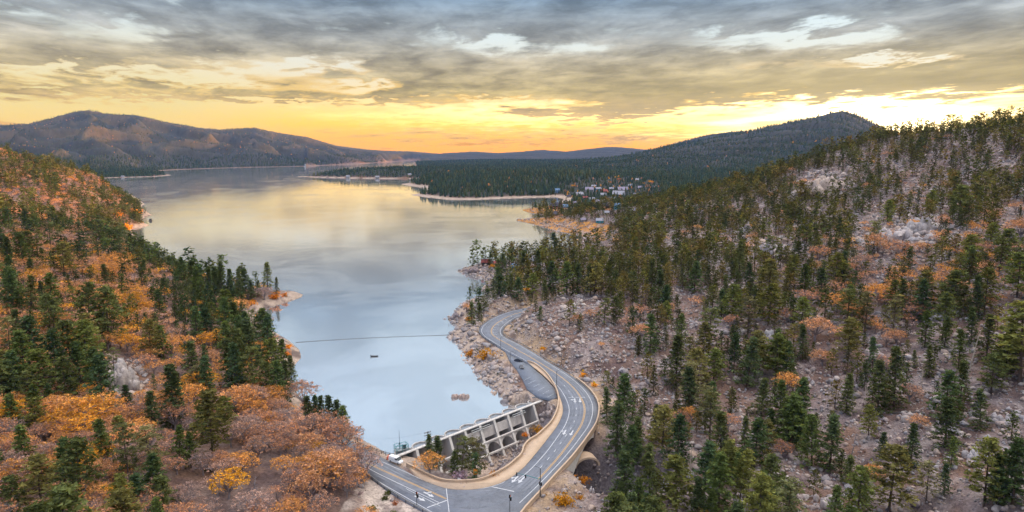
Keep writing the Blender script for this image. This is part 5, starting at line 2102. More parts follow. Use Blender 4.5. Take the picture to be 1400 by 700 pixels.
# ================================================================== rock outcrops and islands
def crag(name, px, py, wpx, hpx, n, lab, cat, seed, col=(0.40, 0.345, 0.32), water=False, tall=0.9):
    g = np.random.default_rng(seed)
    if water:
        x, y, z = at(px, py, 0.0)
    else:
        x, y, z = raycast(px, py)
    dist = math.hypot(y, CAM_H - z)
    w, h = wpx * dist / F, hpx * dist / F
    Vs, Fs, k = [], [], 0
    for i in range(n):
        bx, by = np.clip(g.normal(), -1.7, 1.7) * w * .2, np.clip(g.normal(), -1.6, 1.6) * (w * .15 if not water else w * .05)
        if i == 0:
            bx = by = 0.0
        V, Fc = boulder_template(seed * 50 + i)
        V = V * 1.15
        f = math.exp(-((bx / (w * .32)) ** 2))
        s = w * g.uniform(.16, .34)
        sz = max(s * .6, h * (.35 + .65 * f) * g.uniform(.6, 1.1))
        if water:
            sz = h * g.uniform(.6, 1.2)
        a = g.uniform(0, 6.28)
        ca, sa = math.cos(a), math.sin(a)
        q = V * np.array([s, s * g.uniform(.7, 1.1), sz * 1.5])
        q = np.c_[q[:, 0] * ca - q[:, 1] * sa, q[:, 0] * sa + q[:, 1] * ca, q[:, 2]]
        zz = 0.0 if water else float(height(x + bx, y + by)) - z
        Vs.append(q + np.array([bx, by, zz + sz * (.25 if not water else .0)]))
        Fs.append(Fc + k)
        k += len(V)
    o = mk(name, np.vstack(Vs), np.vstack(Fs), M_rock)
    o.location = (x, y, z)
    o.color = col + (1,)
    tag(o, lab, cat)


crag('rock_pinnacle', 972, 292, 15, 20, 7, 'tan rock pinnacle standing clear of the pines left of the ridge outcrop', 'rock', 1, (.46, .33, .26))
crag('rock_outcrop', 1126, 262, 70, 26, 26, 'pale rounded outcrop on the shoulder of the right ridge', 'rock', 2, (.42, .34, .29))
crag('rock_outcrop', 1086, 272, 36, 14, 10, 'low pale rocks just left of the ridge shoulder outcrop', 'rock', 3)
crag('rock_outcrop', 1215, 330, 60, 24, 24, 'big fractured granite outcrop on the upper right slope, left half', 'rock', 4, (.42, .37, .36))
crag('rock_outcrop', 1262, 318, 56, 24, 22, 'big fractured granite outcrop on the upper right slope, right half', 'rock', 5, (.40, .36, .35))
crag('rock_outcrop', 1046, 352, 30, 24, 9, 'grey split crag halfway up the right slope among pines', 'rock', 6, (.36, .33, .34))
crag('rock_outcrop', 1022, 316, 26, 16, 8, 'grey crag right of the rock pinnacle', 'rock', 7, (.36, .33, .34))
crag('rock_outcrop', 790, 418, 26, 12, 7, 'pale boulder knoll above the far road bend', 'rock', 8, (.47, .41, .37))
crag('rock_outcrop', 772, 424, 34, 8, 9, 'low pale rocks left of the boulder knoll above the road', 'rock', 9, (.44, .37, .34))
crag('cliff', 168, 530, 52, 44, 26, 'cracked pale rock face between the pines of the left hill', 'rock', 10, (.42, .37, .35))
crag('rock_outcrop', 200, 548, 40, 16, 10, 'low rocks at the foot of the pale rock face', 'rock', 21, (.40, .35, .34))
crag('rock_outcrop', 645, 372, 34, 8, 14, 'dark low rocks forming the point in the lake under the red cabins', 'rock', 11, (.24, .19, .185))
crag('rock_outcrop', 668, 397, 26, 9, 10, 'dark rounded rocks at the water below the point', 'rock', 12, (.28, .23, .23))
crag('rock_outcrop', 624, 434, 22, 10, 10, 'dark blocky rocks on the shore left of the far road bend', 'rock', 13, (.25, .21, .21))
crag('rock_outcrop', 1290, 430, 60, 16, 14, 'flat topped grey ledge behind the leaning dead trunk', 'rock', 14, (.36, .33, .33))
crag('rock_outcrop', 850, 600, 34, 26, 12, 'pale ledge of rock on the slope right of the bridge', 'rock', 15, (.44, .37, .34))
crag('rock_outcrop', 832, 660, 50, 24, 16, 'grey rock rib rising from the gorge right of the bridge', 'rock', 16, (.36, .33, .33))
crag('rock_outcrop', 808, 672, 14, 12, 3, 'big white boulder in the gorge below the bridge', 'rock', 17, (.52, .47, .46))
crag('rock_outcrop', 1010, 398, 50, 12, 10, 'pale rocks in a gap of the pines above the grey slope', 'rock', 18)
crag('rock_outcrop', 1050, 458, 30, 10, 8, 'white rocks on the middle right slope', 'rock', 19, (.5, .46, .44))  # rock colour paler than the ledges nearby
crag('rock_outcrop', 748, 566, 26, 12, 9, 'tumbled pale rocks between the parking lot and the end of the dam', 'rock', 24, (.40, .33, .30))
crag('rock_outcrop', 1335, 628, 46, 16, 12, 'broken grey ledge on the scree near the lower right corner', 'rock', 25, (.38, .35, .35))
crag('rock_outcrop', 1378, 575, 50, 14, 12, 'low grey ledges at the right frame edge below the leaning trunk', 'rock', 26, (.38, .345, .345))
crag('rock_outcrop', 1190, 492, 46, 14, 11, 'pinkish ledge in the clearing left of the leaning trunk', 'rock', 27, (.40, .33, .31))
crag('rock_outcrop', 1085, 556, 40, 14, 10, 'grey ledge on the bare strip of the middle right slope', 'rock', 28, (.37, .33, .33))
crag('rock_outcrop', 1030, 600, 30, 12, 8, 'pale rocks below the bare strip among dark pines', 'rock', 29, (.43, .38, .36))
crag('rock_outcrop', 1130, 690, 46, 16, 10, 'pale jumbled rocks at the bottom of the right slope', 'rock', 30, (.42, .36, .345))
crag('rock_outcrop', 1010, 455, 30, 11, 8, 'small pale ledge right of the middle pines', 'rock', 31, (.45, .40, .38))
crag('rock_outcrop', 890, 470, 34, 12, 10, 'pinkish rock steps above the outer bend', 'rock', 32, (.42, .35, .32))
crag('rock_outcrop', 1340, 350, 44, 14, 10, 'grey rocks among orange oaks at the upper right', 'rock', 33, (.38, .345, .345))
crag('rock_island', 629, 543, 34, 10, 8, 'long low brown rock rising alone from the lake near the dam', 'rock', 20, (.36, .27, .235), water=True)
crag('rock_island', 615, 456, 9, 8, 2, 'round dark rock standing in the water at the end of the float line', 'rock', 22, (.16, .14, .14), water=True)
crag('rock_island', 613.5, 445, 4, 4, 1, 'very small dark rock in the water above the round rock', 'rock', 23, (.12, .11, .11), water=True)


# ================================================================== bushes
def bush(px, py, wpx, lab, col, on=None):
    g = np.random.default_rng(int(px * 7 + py))
    if on is not None:
        x, y = w2(px, py)
        z = on
    else:
        x, y, z = raycast(px, py)
    dist = math.hypot(y, CAM_H - z)
    w = wpx * dist / F
    C = g.normal(size=(60, 3)) * np.array([.24, .24, .14]) + np.array([0, 0, .26])
    C[:, 2] = np.maximum(C[:, 2], .03)
    V, Fc, v = shards(C, .085, 9, g, .8)
    t = empty('bush', (x, y, z - .1), 0, lab, 'bush')
    t.scale = (w, w, w)
    c = mk('foliage', V, Fc, M_leaf, parent=t, attrs={'v': v})
    c.color = col + (1,)
    tv, tf = join([cone_tube([(0, 0, -.02), tuple(C[i])], .012, .004, 3) for i in range(12)])
    mk('stems', tv, tf, M_bark, parent=t)


OCH = (.36, .19, .02)
bush(666, 491, 24, 'large ochre bush on the rocky shore beside the parking lot', OCH)
bush(642, 487, 14, 'smaller ochre bush left of the large ochre bush', (.42, .2, .03))
bush(742, 479, 9, 'golden bush beside the guardrail above the parking lot', (.62, .32, .02))
bush(798, 514, 9, 'golden bush at the road edge on the inside of the tan cut', (.6, .3, .03))
bush(812, 528, 9, 'yellow bush at the road edge just above the outer bend', (.62, .34, .03))
bush(771, 690, 26, 'ochre thicket in the gorge beside the bridge arch', OCH)
bush(796, 660, 16, 'orange brown bush on the stones of the gorge', (.36, .16, .02))
bush(793, 682, 10, 'small ochre bush in the gorge left of the white boulder', OCH)
bush(736, 590, 13, 'ochre bush at the right end of the dam', OCH)
bush(718, 596, 9, 'orange bush between the last dam buttress and the wall', (.45, .18, .03))
bush(631, 655, 20, 'lavender bare shrub behind the wall at the road junction', (.26, .20, .28))
bush(673, 652, 12, 'rusty shrub at the foot of the last strut', (.42, .2, .05))
bush(394, 476, 10, 'golden bush on the gravel point', (.6, .27, .02))
bush(393, 486, 9, 'orange bush on the gravel point nearer the water', (.55, .22, .02))
bush(344, 416, 12, 'orange bush at the root of the sandy spit', (.58, .25, .02))
bush(376, 408, 14, 'orange brown bush on the sandy spit', (.48, .2, .03))
bush(389, 405, 9, 'brown bush near the tip of the sandy spit', (.40, .16, .03))
bush(174, 315, 16, 'golden shrubs above the left shore coves', (.62, .30, .02))
bush(162, 298, 14, 'orange shrub row on the left shore', (.58, .25, .02))
bush(185, 293, 12, 'golden shrub nearest the upper left cove', (.6, .28, .02))
bush(526, 683, 10, 'dark green bush on the pale cut slope', (.06, .08, .03))
bush(531, 675, 9, 'dark bush on the edge of the cut slope above the road', (.07, .09, .03))
bush(509, 697, 11, 'olive bush on the pale cut slope at the frame bottom', (.09, .10, .03))
bush(540, 690, 8, 'reddish bush at the foot of the cut slope', (.3, .12, .06))
bush(537, 704, 10, 'olive bush on the cut slope beside the reddish bush', (.10, .12, .03))
bush(640, 438, 9, 'orange bush on the rocks left of the far road bend', (.55, .25, .02))
bush(674, 366, 10, 'orange bush below the red roofed cabins', (.55, .26, .02))
bush(720, 398, 9, 'yellow bush among pines above the far road bend', (.6, .32, .02))


# ================================================================== dead trees
def snag(px, py, tx, ty, lab, col, r=.35, name='dead_tree', limbs=12):
    g = np.random.default_rng(int(px + py))
    x, y, z = raycast(px, py)
    D = y
    top = atD(tx, ty, D - 1.0)
    t = empty(name, (x, y, z - .2), 0, lab, 'dead tree')
    v = np.array([top[0] - x, top[1] - y, top[2] - z + .2])
    pts = [v * f + g.normal(size=3) * .12 * f for f in np.linspace(0, 1, 7)]
    tv, tf = cone_tube(pts, r, .06, 7)
    mk('trunk', tv, tf, col, parent=t)
    L = np.linalg.norm(v)
    for i in range(limbs):
        f = g.uniform(.4, .98)
        a = g.uniform(0, 6.28)
        l = L * .2 * (1.15 - f)
        p = v * f
        q = p + np.array([math.cos(a) * l, math.sin(a) * l, g.uniform(-.1, .45) * l])
        bv, bf = cone_tube([p, (p + q) / 2 + np.array([0, 0, .1]), q], .08, .02, 4)
        mk('branch', bv, bf, col, parent=t)


snag(1319, 527, 1341, 450, 'tall pale dead trunk leaning right on the upper scree', M_deadwood, .42)
snag(943, 648, 946, 607, 'thin tan dead trunk standing among the dark pines', M_deadwood, .26)
snag(933, 628, 934, 590, 'thin grey dead trunk left of the tan dead trunk', M_twig, .22)
snag(1163, 628, 1171, 592, 'short grey leaning dead trunk on the middle right slope', M_twig, .24)
snag(1259, 540, 1262, 505, 'slim pale dead trunk left of the big leaning one', M_deadwood, .18)
snag(984, 668, 986, 640, 'pale broken stump in the pines at the slope foot', M_twig, .22, limbs=6)
snag(296, 690, 300, 655, 'silver dead oak with bare branches in the brown brush', M_twig, .25, limbs=26)
snag(345, 690, 350, 650, 'silver dead oak with forked bare limbs right of its twin', M_twig, .25, limbs=26)
snag(416, 600, 422, 575, 'dark bare tree between the russet oaks above the left road', M_bark, .22, limbs=20)


def log(px0, py0, px1, py1, lab):
    a, b_ = np.array(raycast(px0, py0)), np.array(raycast(px1, py1))
    t = empty('fallen_log', tuple(a), 0, lab, 'log')
    tv, tf = cone_tube([(0, 0, .35), tuple((b_ - a) / 2 + np.array([0, 0, .4])), tuple(b_ - a + np.array([0, 0, .3]))], .36, .18, 7)
    mk('trunk', tv, tf, M_wood, parent=t)
    for f in (.3, .55, .8):
        p = (b_ - a) * f + np.array([0, 0, .4])
        bv, bf = cone_tube([p, p + np.array([.5, -.3, 1.0])], .07, .03, 4)
        mk('branch', bv, bf, M_wood, parent=t)


log(1220, 566, 1264, 564, 'dark fallen log lying across the middle right slope')
log(1385, 318, 1398, 322, 'pale fallen log on the scree at the right frame edge')


# ================================================================== vehicles
def rounded_ring(w, h, z, x):
    return [(x, -w / 2, z), (x, -w / 2 * .98, z + h * .7), (x, -w / 2 * .86, z + h), (x, w / 2 * .86, z + h), (x, w / 2 * .98, z + h * .7), (x, w / 2, z)]


def vehicle(name, x, y, z, rz, paint, lab, cat, van=False):
    t = empty(name, (x, y, z), rz, lab, cat)
    L, W = (5.4, 2.0) if van else (4.5, 1.8)
    b_ = MB()
    if van:
        prof = [(-L / 2, .55, .7), (-L / 2 + .1, .95, 1.75), (L / 2 - 1.9, 1.0, 1.75), (L / 2 - 1.0, .98, .8), (L / 2 - .15, .92, .55), (L / 2, .8, .35)]
    else:
        prof = [(-L / 2, .8, .45), (-L / 2 + .15, .95, .62), (-L / 2 + .9, 1.0, .68), (.9, 1.0, .66), (L / 2 - .4, .95, .52), (L / 2, .8, .32)]
    b_.loft([rounded_ring(W * k, h, .35, x_) for x_, k, h in prof])
    b_.build('body', paint, t, bevel=.03)
    if not van:
        c = MB()
        c.loft([rounded_ring(W * .80, .05, 1.0, -1.75), rounded_ring(W * .76, .52, .98, -1.05), rounded_ring(W * .76, .54, .98, .1), rounded_ring(W * .80, .05, 1.0, 1.05)])
        c.build('roof', paint, t)
        gl = MB()
        gl.loft([rounded_ring(W * .83, .03, 1.0, -1.65), rounded_ring(W * .80, .40, .99, -1.02), rounded_ring(W * .80, .42, .99, .08), rounded_ring(W * .83, .03, 1.0, .98)])
        gl.build('window', M_glass, t)
    else:
        for s in (-1, 1):
            gl = MB()
            gl.box((.9, s * W * .5, 1.65), (1.0, .06, .5))
            gl.build('window', M_glass, t)
        gl = MB()
        gl.add([(L / 2 - 1.75, -.8, 2.0), (L / 2 - 1.75, .8, 2.0), (L / 2 - 1.0, .85, 1.22), (L / 2 - 1.0, -.85, 1.22), (L / 2 - 1.65, -.8, 2.08), (L / 2 - 1.65, .8, 2.08), (L / 2 - .92, .85, 1.28), (L / 2 - .92, -.85, 1.28)],
               [(0, 1, 2, 3), (7, 6, 5, 4), (0, 4, 5, 1), (1, 5, 6, 2), (2, 6, 7, 3), (3, 7, 4, 0)])
        gl.build('windscreen', M_glass, t)
    for sx in (-1, 1):
        for sy in (-1, 1):
            wv, rv = MB(), MB()
            wv.tube([(sx * L * .31, sy * (W / 2 - .22), .34), (sx * L * .31, sy * (W / 2 + .03), .34)], .34, 14)
            q = wv.build('wheel', M_rubber, t)
            rv.tube([(sx * L * .31, sy * (W / 2 + .02), .34), (sx * L * .31, sy * (W / 2 + .05), .34)], .2, 10)
            rv.build('rim', M_galv, q)
    for sy in (-1, 1):
        h = MB()
        h.box((L / 2 - .03, sy * W * .32, .72), (.1, .32, .16))
        h.build('headlight', M_palec, t)
        h = MB()
        h.box((-L / 2 + .02, sy * W * .36, .8), (.1, .22, .18))
        h.build('tail_light', M_red, t)
    return t


M_white = principled('white_car_paint', (.78, .79, .80), .3)
M_dark = principled('dark_car_paint', (.03, .035, .05), .3)
M_grey = principled('grey_car_paint', (.09, .095, .11), .3)
_lg = w2(590, 650) - w2(520, 620)
_la = math.atan2(_lg[1], _lg[0])
x, y = w2(541.5, 632)
vehicle('parked_van', x, y, ROAD_Z + .0, _la + .1, M_white, 'white van parked on the shoulder at the left end of the dam', 'van', True)
_pg = w2(740, 512) - w2(710, 490)
_pa = math.atan2(_pg[1], _pg[0])
x, y = w2(709, 494)
vehicle('parked_car', x, y, ROAD_Z - .05, _pa + .9, M_dark, 'black car parked at the upper end of the small parking lot', 'car')
x, y = w2(713, 503)
vehicle('parked_car', x, y, ROAD_Z - .05, _pa - .3, M_grey, 'dark grey car parked nearer the dam in the small lot', 'car')


def barrel(px, py, lab):
    x, y = w2(px, py)
    t = empty('traffic_barrel', (x, y, ROAD_Z), 0, lab, 'barrel', 'orange traffic barrels beside the white van')
    b_ = MB()
    b_.tube([(0, 0, .05), (0, 0, 1.0)], .38, 12, .28)
    b_.build('drum', M_amber if False else M_orange, t)
    for z in (.35, .72):
        s = MB()
        s.tube([(0, 0, z), (0, 0, z + .14)], .375 - .1 * z, 12)
        s.build('white_band', M_paint, t)
    s = MB()
    s.box((0, 0, .03), (.95, .95, .06))
    s.build('base', M_rubber, t)


M_orange = principled('orange_plastic', (.75, .12, .03), .5)
barrel(530, 628, 'orange traffic barrel left of the white van, farther from it')
barrel(534, 629, 'orange traffic barrel left of the white van, nearer to it')
barrel(531.5, 626, 'orange traffic barrel left of the white van, closest to the lake')


# ================================================================== poles, lamps, signals, signs
def street_lamp(px, py, hpx, ang, lab, z=ROAD_Z):
    x, y = w2(px, py, z)
    h = hpx * math.hypot(y, CAM_H - z) / F * 1.08
    t = empty('street_lamp', (x, y, z), ang, lab, 'street lamp', 'street lamps along the curved road')
    p = MB()
    p.tube([(0, 0, 0), (0, 0, h)], .13, 8, .08)
    p.build('pole', M_steel, t)
    a = MB()
    a.tube([(0, 0, h - .1), (1.0, 0, h + .25), (2.0, 0, h + .3)], .06, 6)
    a.build('arm', M_steel, t)
    l = MB()
    l.box((2.2, 0, h + .27), (.75, .3, .14))
    l.build('lamp_head', M_galv, t)
    b_ = MB()
    b_.tube([(0, 0, 0), (0, 0, .5)], .24, 8, .2)
    b_.build('base', M_conc, t)


street_lamp(684.6, 477, 15, .3, 'street lamp on the lake side below the far road bend')
street_lamp(697.5, 510, 27, .2, 'street lamp at the lake edge of the parking lot', ROAD_Z - .05)
street_lamp(761, 528, 20, 0, 'street lamp on the wall between road and parking lot')
street_lamp(767.5, 500, 18, 3.4, 'street lamp on the uphill side opposite the parking lot')


def utility_pole(px, py, ty, lab, arms=2):
    x, y, z = raycast(px, py)
    h = (py - ty) * math.hypot(y, CAM_H - z) / F * 1.1
    t = empty('utility_pole', (x, y, z - .3), .6, lab, 'utility pole')
    p = MB()
    p.tube([(0, 0, 0), (0, 0, h)], .2, 8, .13)
    p.build('pole', M_wood, t)
    for k in range(arms):
        a = MB()
        a.box((0, .2, h - .5 - k * 1.0), (2.6, .14, .16))
        q = a.build('crossarm', M_wood, t)
        for s in (-1.1, -.5, .5, 1.1):
            i = MB()
            i.tube([(s, .2, h - .42 - k), (s, .2, h - .1 - k)], .07, 6)
            i.build('insulator', M_galv, q)
    return (x, y, z - .3 + h - .2)


_p1 = utility_pole(586, 640, 593, 'tall wooden utility pole behind the dam pines')
_p2 = utility_pole(626, 644, 598, 'wooden utility pole between the pines in the dam yard', 1)
_p3 = utility_pole(489, 606, 598, 'short wooden pole on the shore where the left road disappears', 0)
cb = MB()
for a, c in ((_p1, _p2), (_p1, _p3)):
    a, c = Vector(a), Vector(c)
    pts = [a.lerp(c, k / 12) - Vector((0, 0, 1.2 * 4 * (k / 12) * (1 - k / 12))) for k in range(13)]
    cb.tube(pts, .02, 4)
tag(cb.build('power_cable', M_black), 'thin dark power cables strung between the poles at the dam', 'cable')


def signal_head(parent, p, rz, faces=3):
    hs = MB()
    hs.box((p[0], p[1], p[2]), (.36, .34, 1.05), rz)
    q = hs.build('signal_head', M_black, parent)
    for k, m_ in ((.33, M_red), (0, M_amber), (-.33, M_teal)):
        l = MB()
        d = Vector((math.sin(rz), -math.cos(rz), 0))
        c = Vector(p) + d * .19 + Vector((0, 0, k))
        l.tube([c - d * .03, c + d * .05], .12, 10)
        l.build('lens', m_, q)


def signals():
    b0 = np.array([*w2(738.5, 679), ROAD_Z])
    t = empty('traffic_signal', tuple(b0), 0, 'traffic signal mast with a long teal arm reaching over the bridge lanes', 'traffic signal')
    p = MB()
    p.tube([(0, 0, 0), (0, 0, 9.3)], .16, 8, .1)
    p.build('pole', M_steel, t)
    e = np.array(at(706.5, 646.5, ROAD_Z + 6.4)) - b0
    a = MB()
    a.tube([(0, 0, 5.7), tuple(e * np.array([.5, .5, 0]) + np.array([0, 0, 6.1])), tuple(e)], .12, 8, .07)
    a.build('mast_arm', M_teal, t)
    rz = math.atan2(e[1], e[0]) + .2
    for f, z in ((1.0, 6.0), (.62, 5.75)):
        signal_head(t, (e[0] * f, e[1] * f, z), rz)
    signal_head(t, (.35, -.1, 4.2), rz)
    signal_head(t, (-.15, .35, 4.2), rz + 1.5)
    l = MB()
    l.tube([(0, 0, 9.2), (-.9, .5, 9.5), (-1.8, 1.0, 9.5)], .05, 6)
    l.build('luminaire_arm', M_steel, t)
    for (px, py, h, lab) in ((697, 700, 4.6, 'short signal post on the near edge of the road junction'), (570, 694, 4.2, 'short signal post beside the left road arm at the stop line')):
        b1 = np.array([*w2(px, py), ROAD_Z])
        t = empty('traffic_signal', tuple(b1), 0, lab, 'traffic signal')
        p = MB()
        p.tube([(0, 0, 0), (0, 0, h)], .09, 8)
        p.build('pole', M_steel, t)
        signal_head(t, (0, 0, h + .3), 1.0)
        signal_head(t, (.3, .2, h - .6), 2.4)


signals()


def sign(px, py, h, w, mat, diamond, lab, rz=.2, base=None):
    if base is None:
        x, y, z = raycast(px, py)
    else:
        x, y = w2(px, py)
        z = base
    t = empty('road_sign', (x, y, z), rz, lab, 'road sign')
    p = MB()
    p.box((0, 0, h / 2), (.1, .1, h))
    p.build('post', M_galv, t)
    b_ = MB()
    if diamond:
        k = w * .7
        pts = [(0, h - k), (k, h), (0, h + k), (-k, h)]
    else:
        pts = [(-w / 2, h - w * .75), (w / 2, h - w * .75), (w / 2, h + w * .75), (-w / 2, h + w * .75)]
    V = [(a, -.09, c) for a, c in pts] + [(a, -.06, c) for a, c in pts]
    b_.add(V, [(0, 1, 2, 3), (7, 6, 5, 4), (0, 4, 5, 1), (1, 5, 6, 2), (2, 6, 7, 3), (3, 7, 4, 0)])
    b_.build('panel', mat, t)
    e = MB()
    s = 1.07
    V = [(a * s, -.058, (c - h) * s + h) for a, c in pts] + [(a * s, -.04, (c - h) * s + h) for a, c in pts]
    e.add(V, [(0, 1, 2, 3), (7, 6, 5, 4), (0, 4, 5, 1), (1, 5, 6, 2), (2, 6, 7, 3), (3, 7, 4, 0)])
    e.build('border', M_black, t)


sign(650, 655, 2.6, 1.3, M_amber, False, 'upright orange sign panel behind the wall below the dam', .3)
sign(741, 480.5, 2.0, .9, M_yel, True, 'yellow diamond warning sign on the uphill side of the road above the lot', .1)
sign(797, 512.5, 2.2, .9, M_yel, True, 'yellow diamond warning sign uphill of the lane arrows', -.3)
sign(812, 529, 2.2, .9, M_yel, True, 'yellow diamond warning sign at the start of the outer bend', -.4)


# wooden fence along the shore beside the left road arm
def shore_fence():
    P = catmull(np.array([w2(*p) for p in [(486, 604), (500, 610.5), (515, 616), (530, 620.5), (540, 622.5)]]), 5)
    o = P[len(P) // 2]
    t = empty('shore_fence', (o[0], o[1], ROAD_Z - .6), 0, 'low brown rail fence on the shore beside the left road arm', 'fence')
    org = (o[0], o[1], ROAD_Z - .6)
    for z in (.55, 1.05):
        r = MB()
        r.tube([(p[0], p[1], ROAD_Z + z - .6) for p in P], .09, 5)
        r.build('rail', M_wood, t, org)
    for p in P[::2]:
        q = MB()
        q.box((p[0], p[1], ROAD_Z - .05), (.2, .2, 1.4))
        q.build('post', M_wood, t, org)


shore_fence()


# gauge platform with a mast at the left end of the dam
def gauge_platform():
    x, y = w2(548.5, 615, 3.0)
    t = empty('gauge_platform', (x, y, 0), .5, 'teal steel gauge platform with a tall mast at the left end of the dam', 'platform')
    f = MB()
    for sx in (-2.3, 0, 2.3):
        for sy in (-1.2, 1.2):
            f.beam((sx, sy, -1.0), (sx, sy, 5.2), .16, .16)
    for z in (3.2, 4.2, 5.2):
        for sy in (-1.2, 1.2):
            f.beam((-2.3, sy, z), (2.3, sy, z), .12, .12)
        for sx in (-2.3, 2.3):
            f.beam((sx, -1.2, z), (sx, 1.2, z), .12, .12)
    for sy in (-1.2, 1.2):
        f.beam((-2.3, sy, 3.2), (0, sy, 5.2), .09, .09)
        f.beam((2.3, sy, 3.2), (0, sy, 5.2), .09, .09)
    f.build('frame', M_teal, t)
    d = MB()
    d.box((0, 0, 3.3), (4.8, 2.6, .12))
    d.build('deck', M_galv, t)
    m_ = MB()
    m_.tube([(-.6, 0, 3.3), (-.6, 0, 10.5)], .09, 6, .05)
    m_.build('mast', M_steel, t)
    c = MB()
    c.box((1.2, 0, 4.0), (1.0, .8, 1.3))
    c.build('cabinet', M_steel, t)


gauge_platform()


# ================================================================== on the water
def boat(px, py, lpx, rz, lab):
    x, y, z = at(px, py, 0)
    L = lpx * math.hypot(y, CAM_H) / F
    t = empty('small_boat', (x, y, 0), rz, lab, 'boat')
    h = MB()
    rings = []
    for f, w, k in ((-.5, .14, .26), (-.3, .17, .22), (0, .19, .2), (.28, .14, .22), (.45, .05, .27), (.5, .008, .3)):
        rings.append([(f * L, -w * L, k * L * .5), (f * L, -w * L * .7, -.05), (f * L, w * L * .7, -.05), (f * L, w * L, k * L * .5), (f * L, w * L * .85, k * L * .5), (f * L, w * L * .55, .05), (f * L, -w * L * .55, .05), (f * L, -w * L * .85, k * L * .5)])
    h.loft(rings)
    h.build('hull', M_steel, t)
    for f in (-.2, .1):
        s = MB()
        s.box((f * L, 0, .09 * L), (.09 * L, .32 * L, .02 * L))
        s.build('seat', M_wood, t)
    m_ = MB()
    m_.box((-.5 * L, 0, .15 * L), (.07 * L, .07 * L, .2 * L))
    m_.build('outboard_motor', M_black, t)


boat(512, 487.5, 10, .1, 'small dark open boat alone on the lake beyond the dam')


def float_line():
    P = [at(px, py, 0.1) for px, py in ((406, 468), (440, 465.6), (480, 463.2), (520, 461.2), (560, 459.6), (595, 458.6), (617, 457.5))]
    P = catmull(np.array(P), 6)
    t = empty('float_line', tuple(P[len(P) // 2]), 0, 'thin line of dark floats stretched across the lake between the two shores', 'float line')
    org = tuple(P[len(P) // 2])
    r = MB()
    r.tube([tuple(p) for p in P], .035, 4)
    r.build('cable', M_black, t, org)
    D_ = dense(P[:, :2], 3)
    me = None
    for p in D_[::2]:
        if me is None:
            f = MB()
            f.tube([(-.4, 0, .05), (.4, 0, .05)], .13, 6)
            q = f.build('buoy', M_wood, t)
            me = q
        else:
            q = me.copy()
            COL.objects.link(q)
            q.parent = t
        q.location = (p[0] - org[0], p[1] - org[1], 0)


float_line()


def raft(px, py, lab, w=5.5):
    x, y, z = at(px, py, 0)
    t = empty('float_raft', (x, y, 0), .2, lab, 'raft')
    d = MB()
    d.box((0, 0, .35), (w, w * .8, .5))
    d.build('deck', M_wood, t)
    c = MB()
    c.box((0, 0, 2.0), (w * .7, w * .55, 2.8), 0, .9)
    c.build('cabin', M_steel, t)
    for s in (-1, 1):
        p = MB()
        p.tube([(-w / 2, s * w * .3, .1), (w / 2, s * w * .3, .1)], .35, 8)
        p.build('pontoon', M_black, t)


raft(206, 302, 'small dark float with a hut off the left shore coves')


def dock(pts, lab, w=2.4):
    P = [Vector(at(px, py, 0)) for px, py in pts]
    t = empty('boat_dock', tuple(P[0]), 0, lab, 'dock')
    d = MB()
    for a, c in zip(P[:-1], P[1:]):
        d.beam(a + Vector((0, 0, .8)) - P[0], c + Vector((0, 0, .8)) - P[0], w, .3)
    d.build('deck', M_wood, t)
    for a, c in zip(P[:-1], P[1:]):
        for k in range(5):
            q = a.lerp(c, k / 4) - P[0]
            p = MB()
            p.tube([q + Vector((0, 0, -1.5)), q + Vector((0, 0, 2.4 if k % 2 else 1.6))], .3, 6)
            p.build('pile', M_wood, t)


dock([(190, 276), (213, 275.2)], 'long dark dock with piles on the upper left shore', 4)
dock([(172, 268.5), (186, 268.2)], 'thin dock above the long dark dock on the left shore', 4)
dock([(760, 292), (776, 291)], 'dark dock in the inlet below the red lake house', 7)


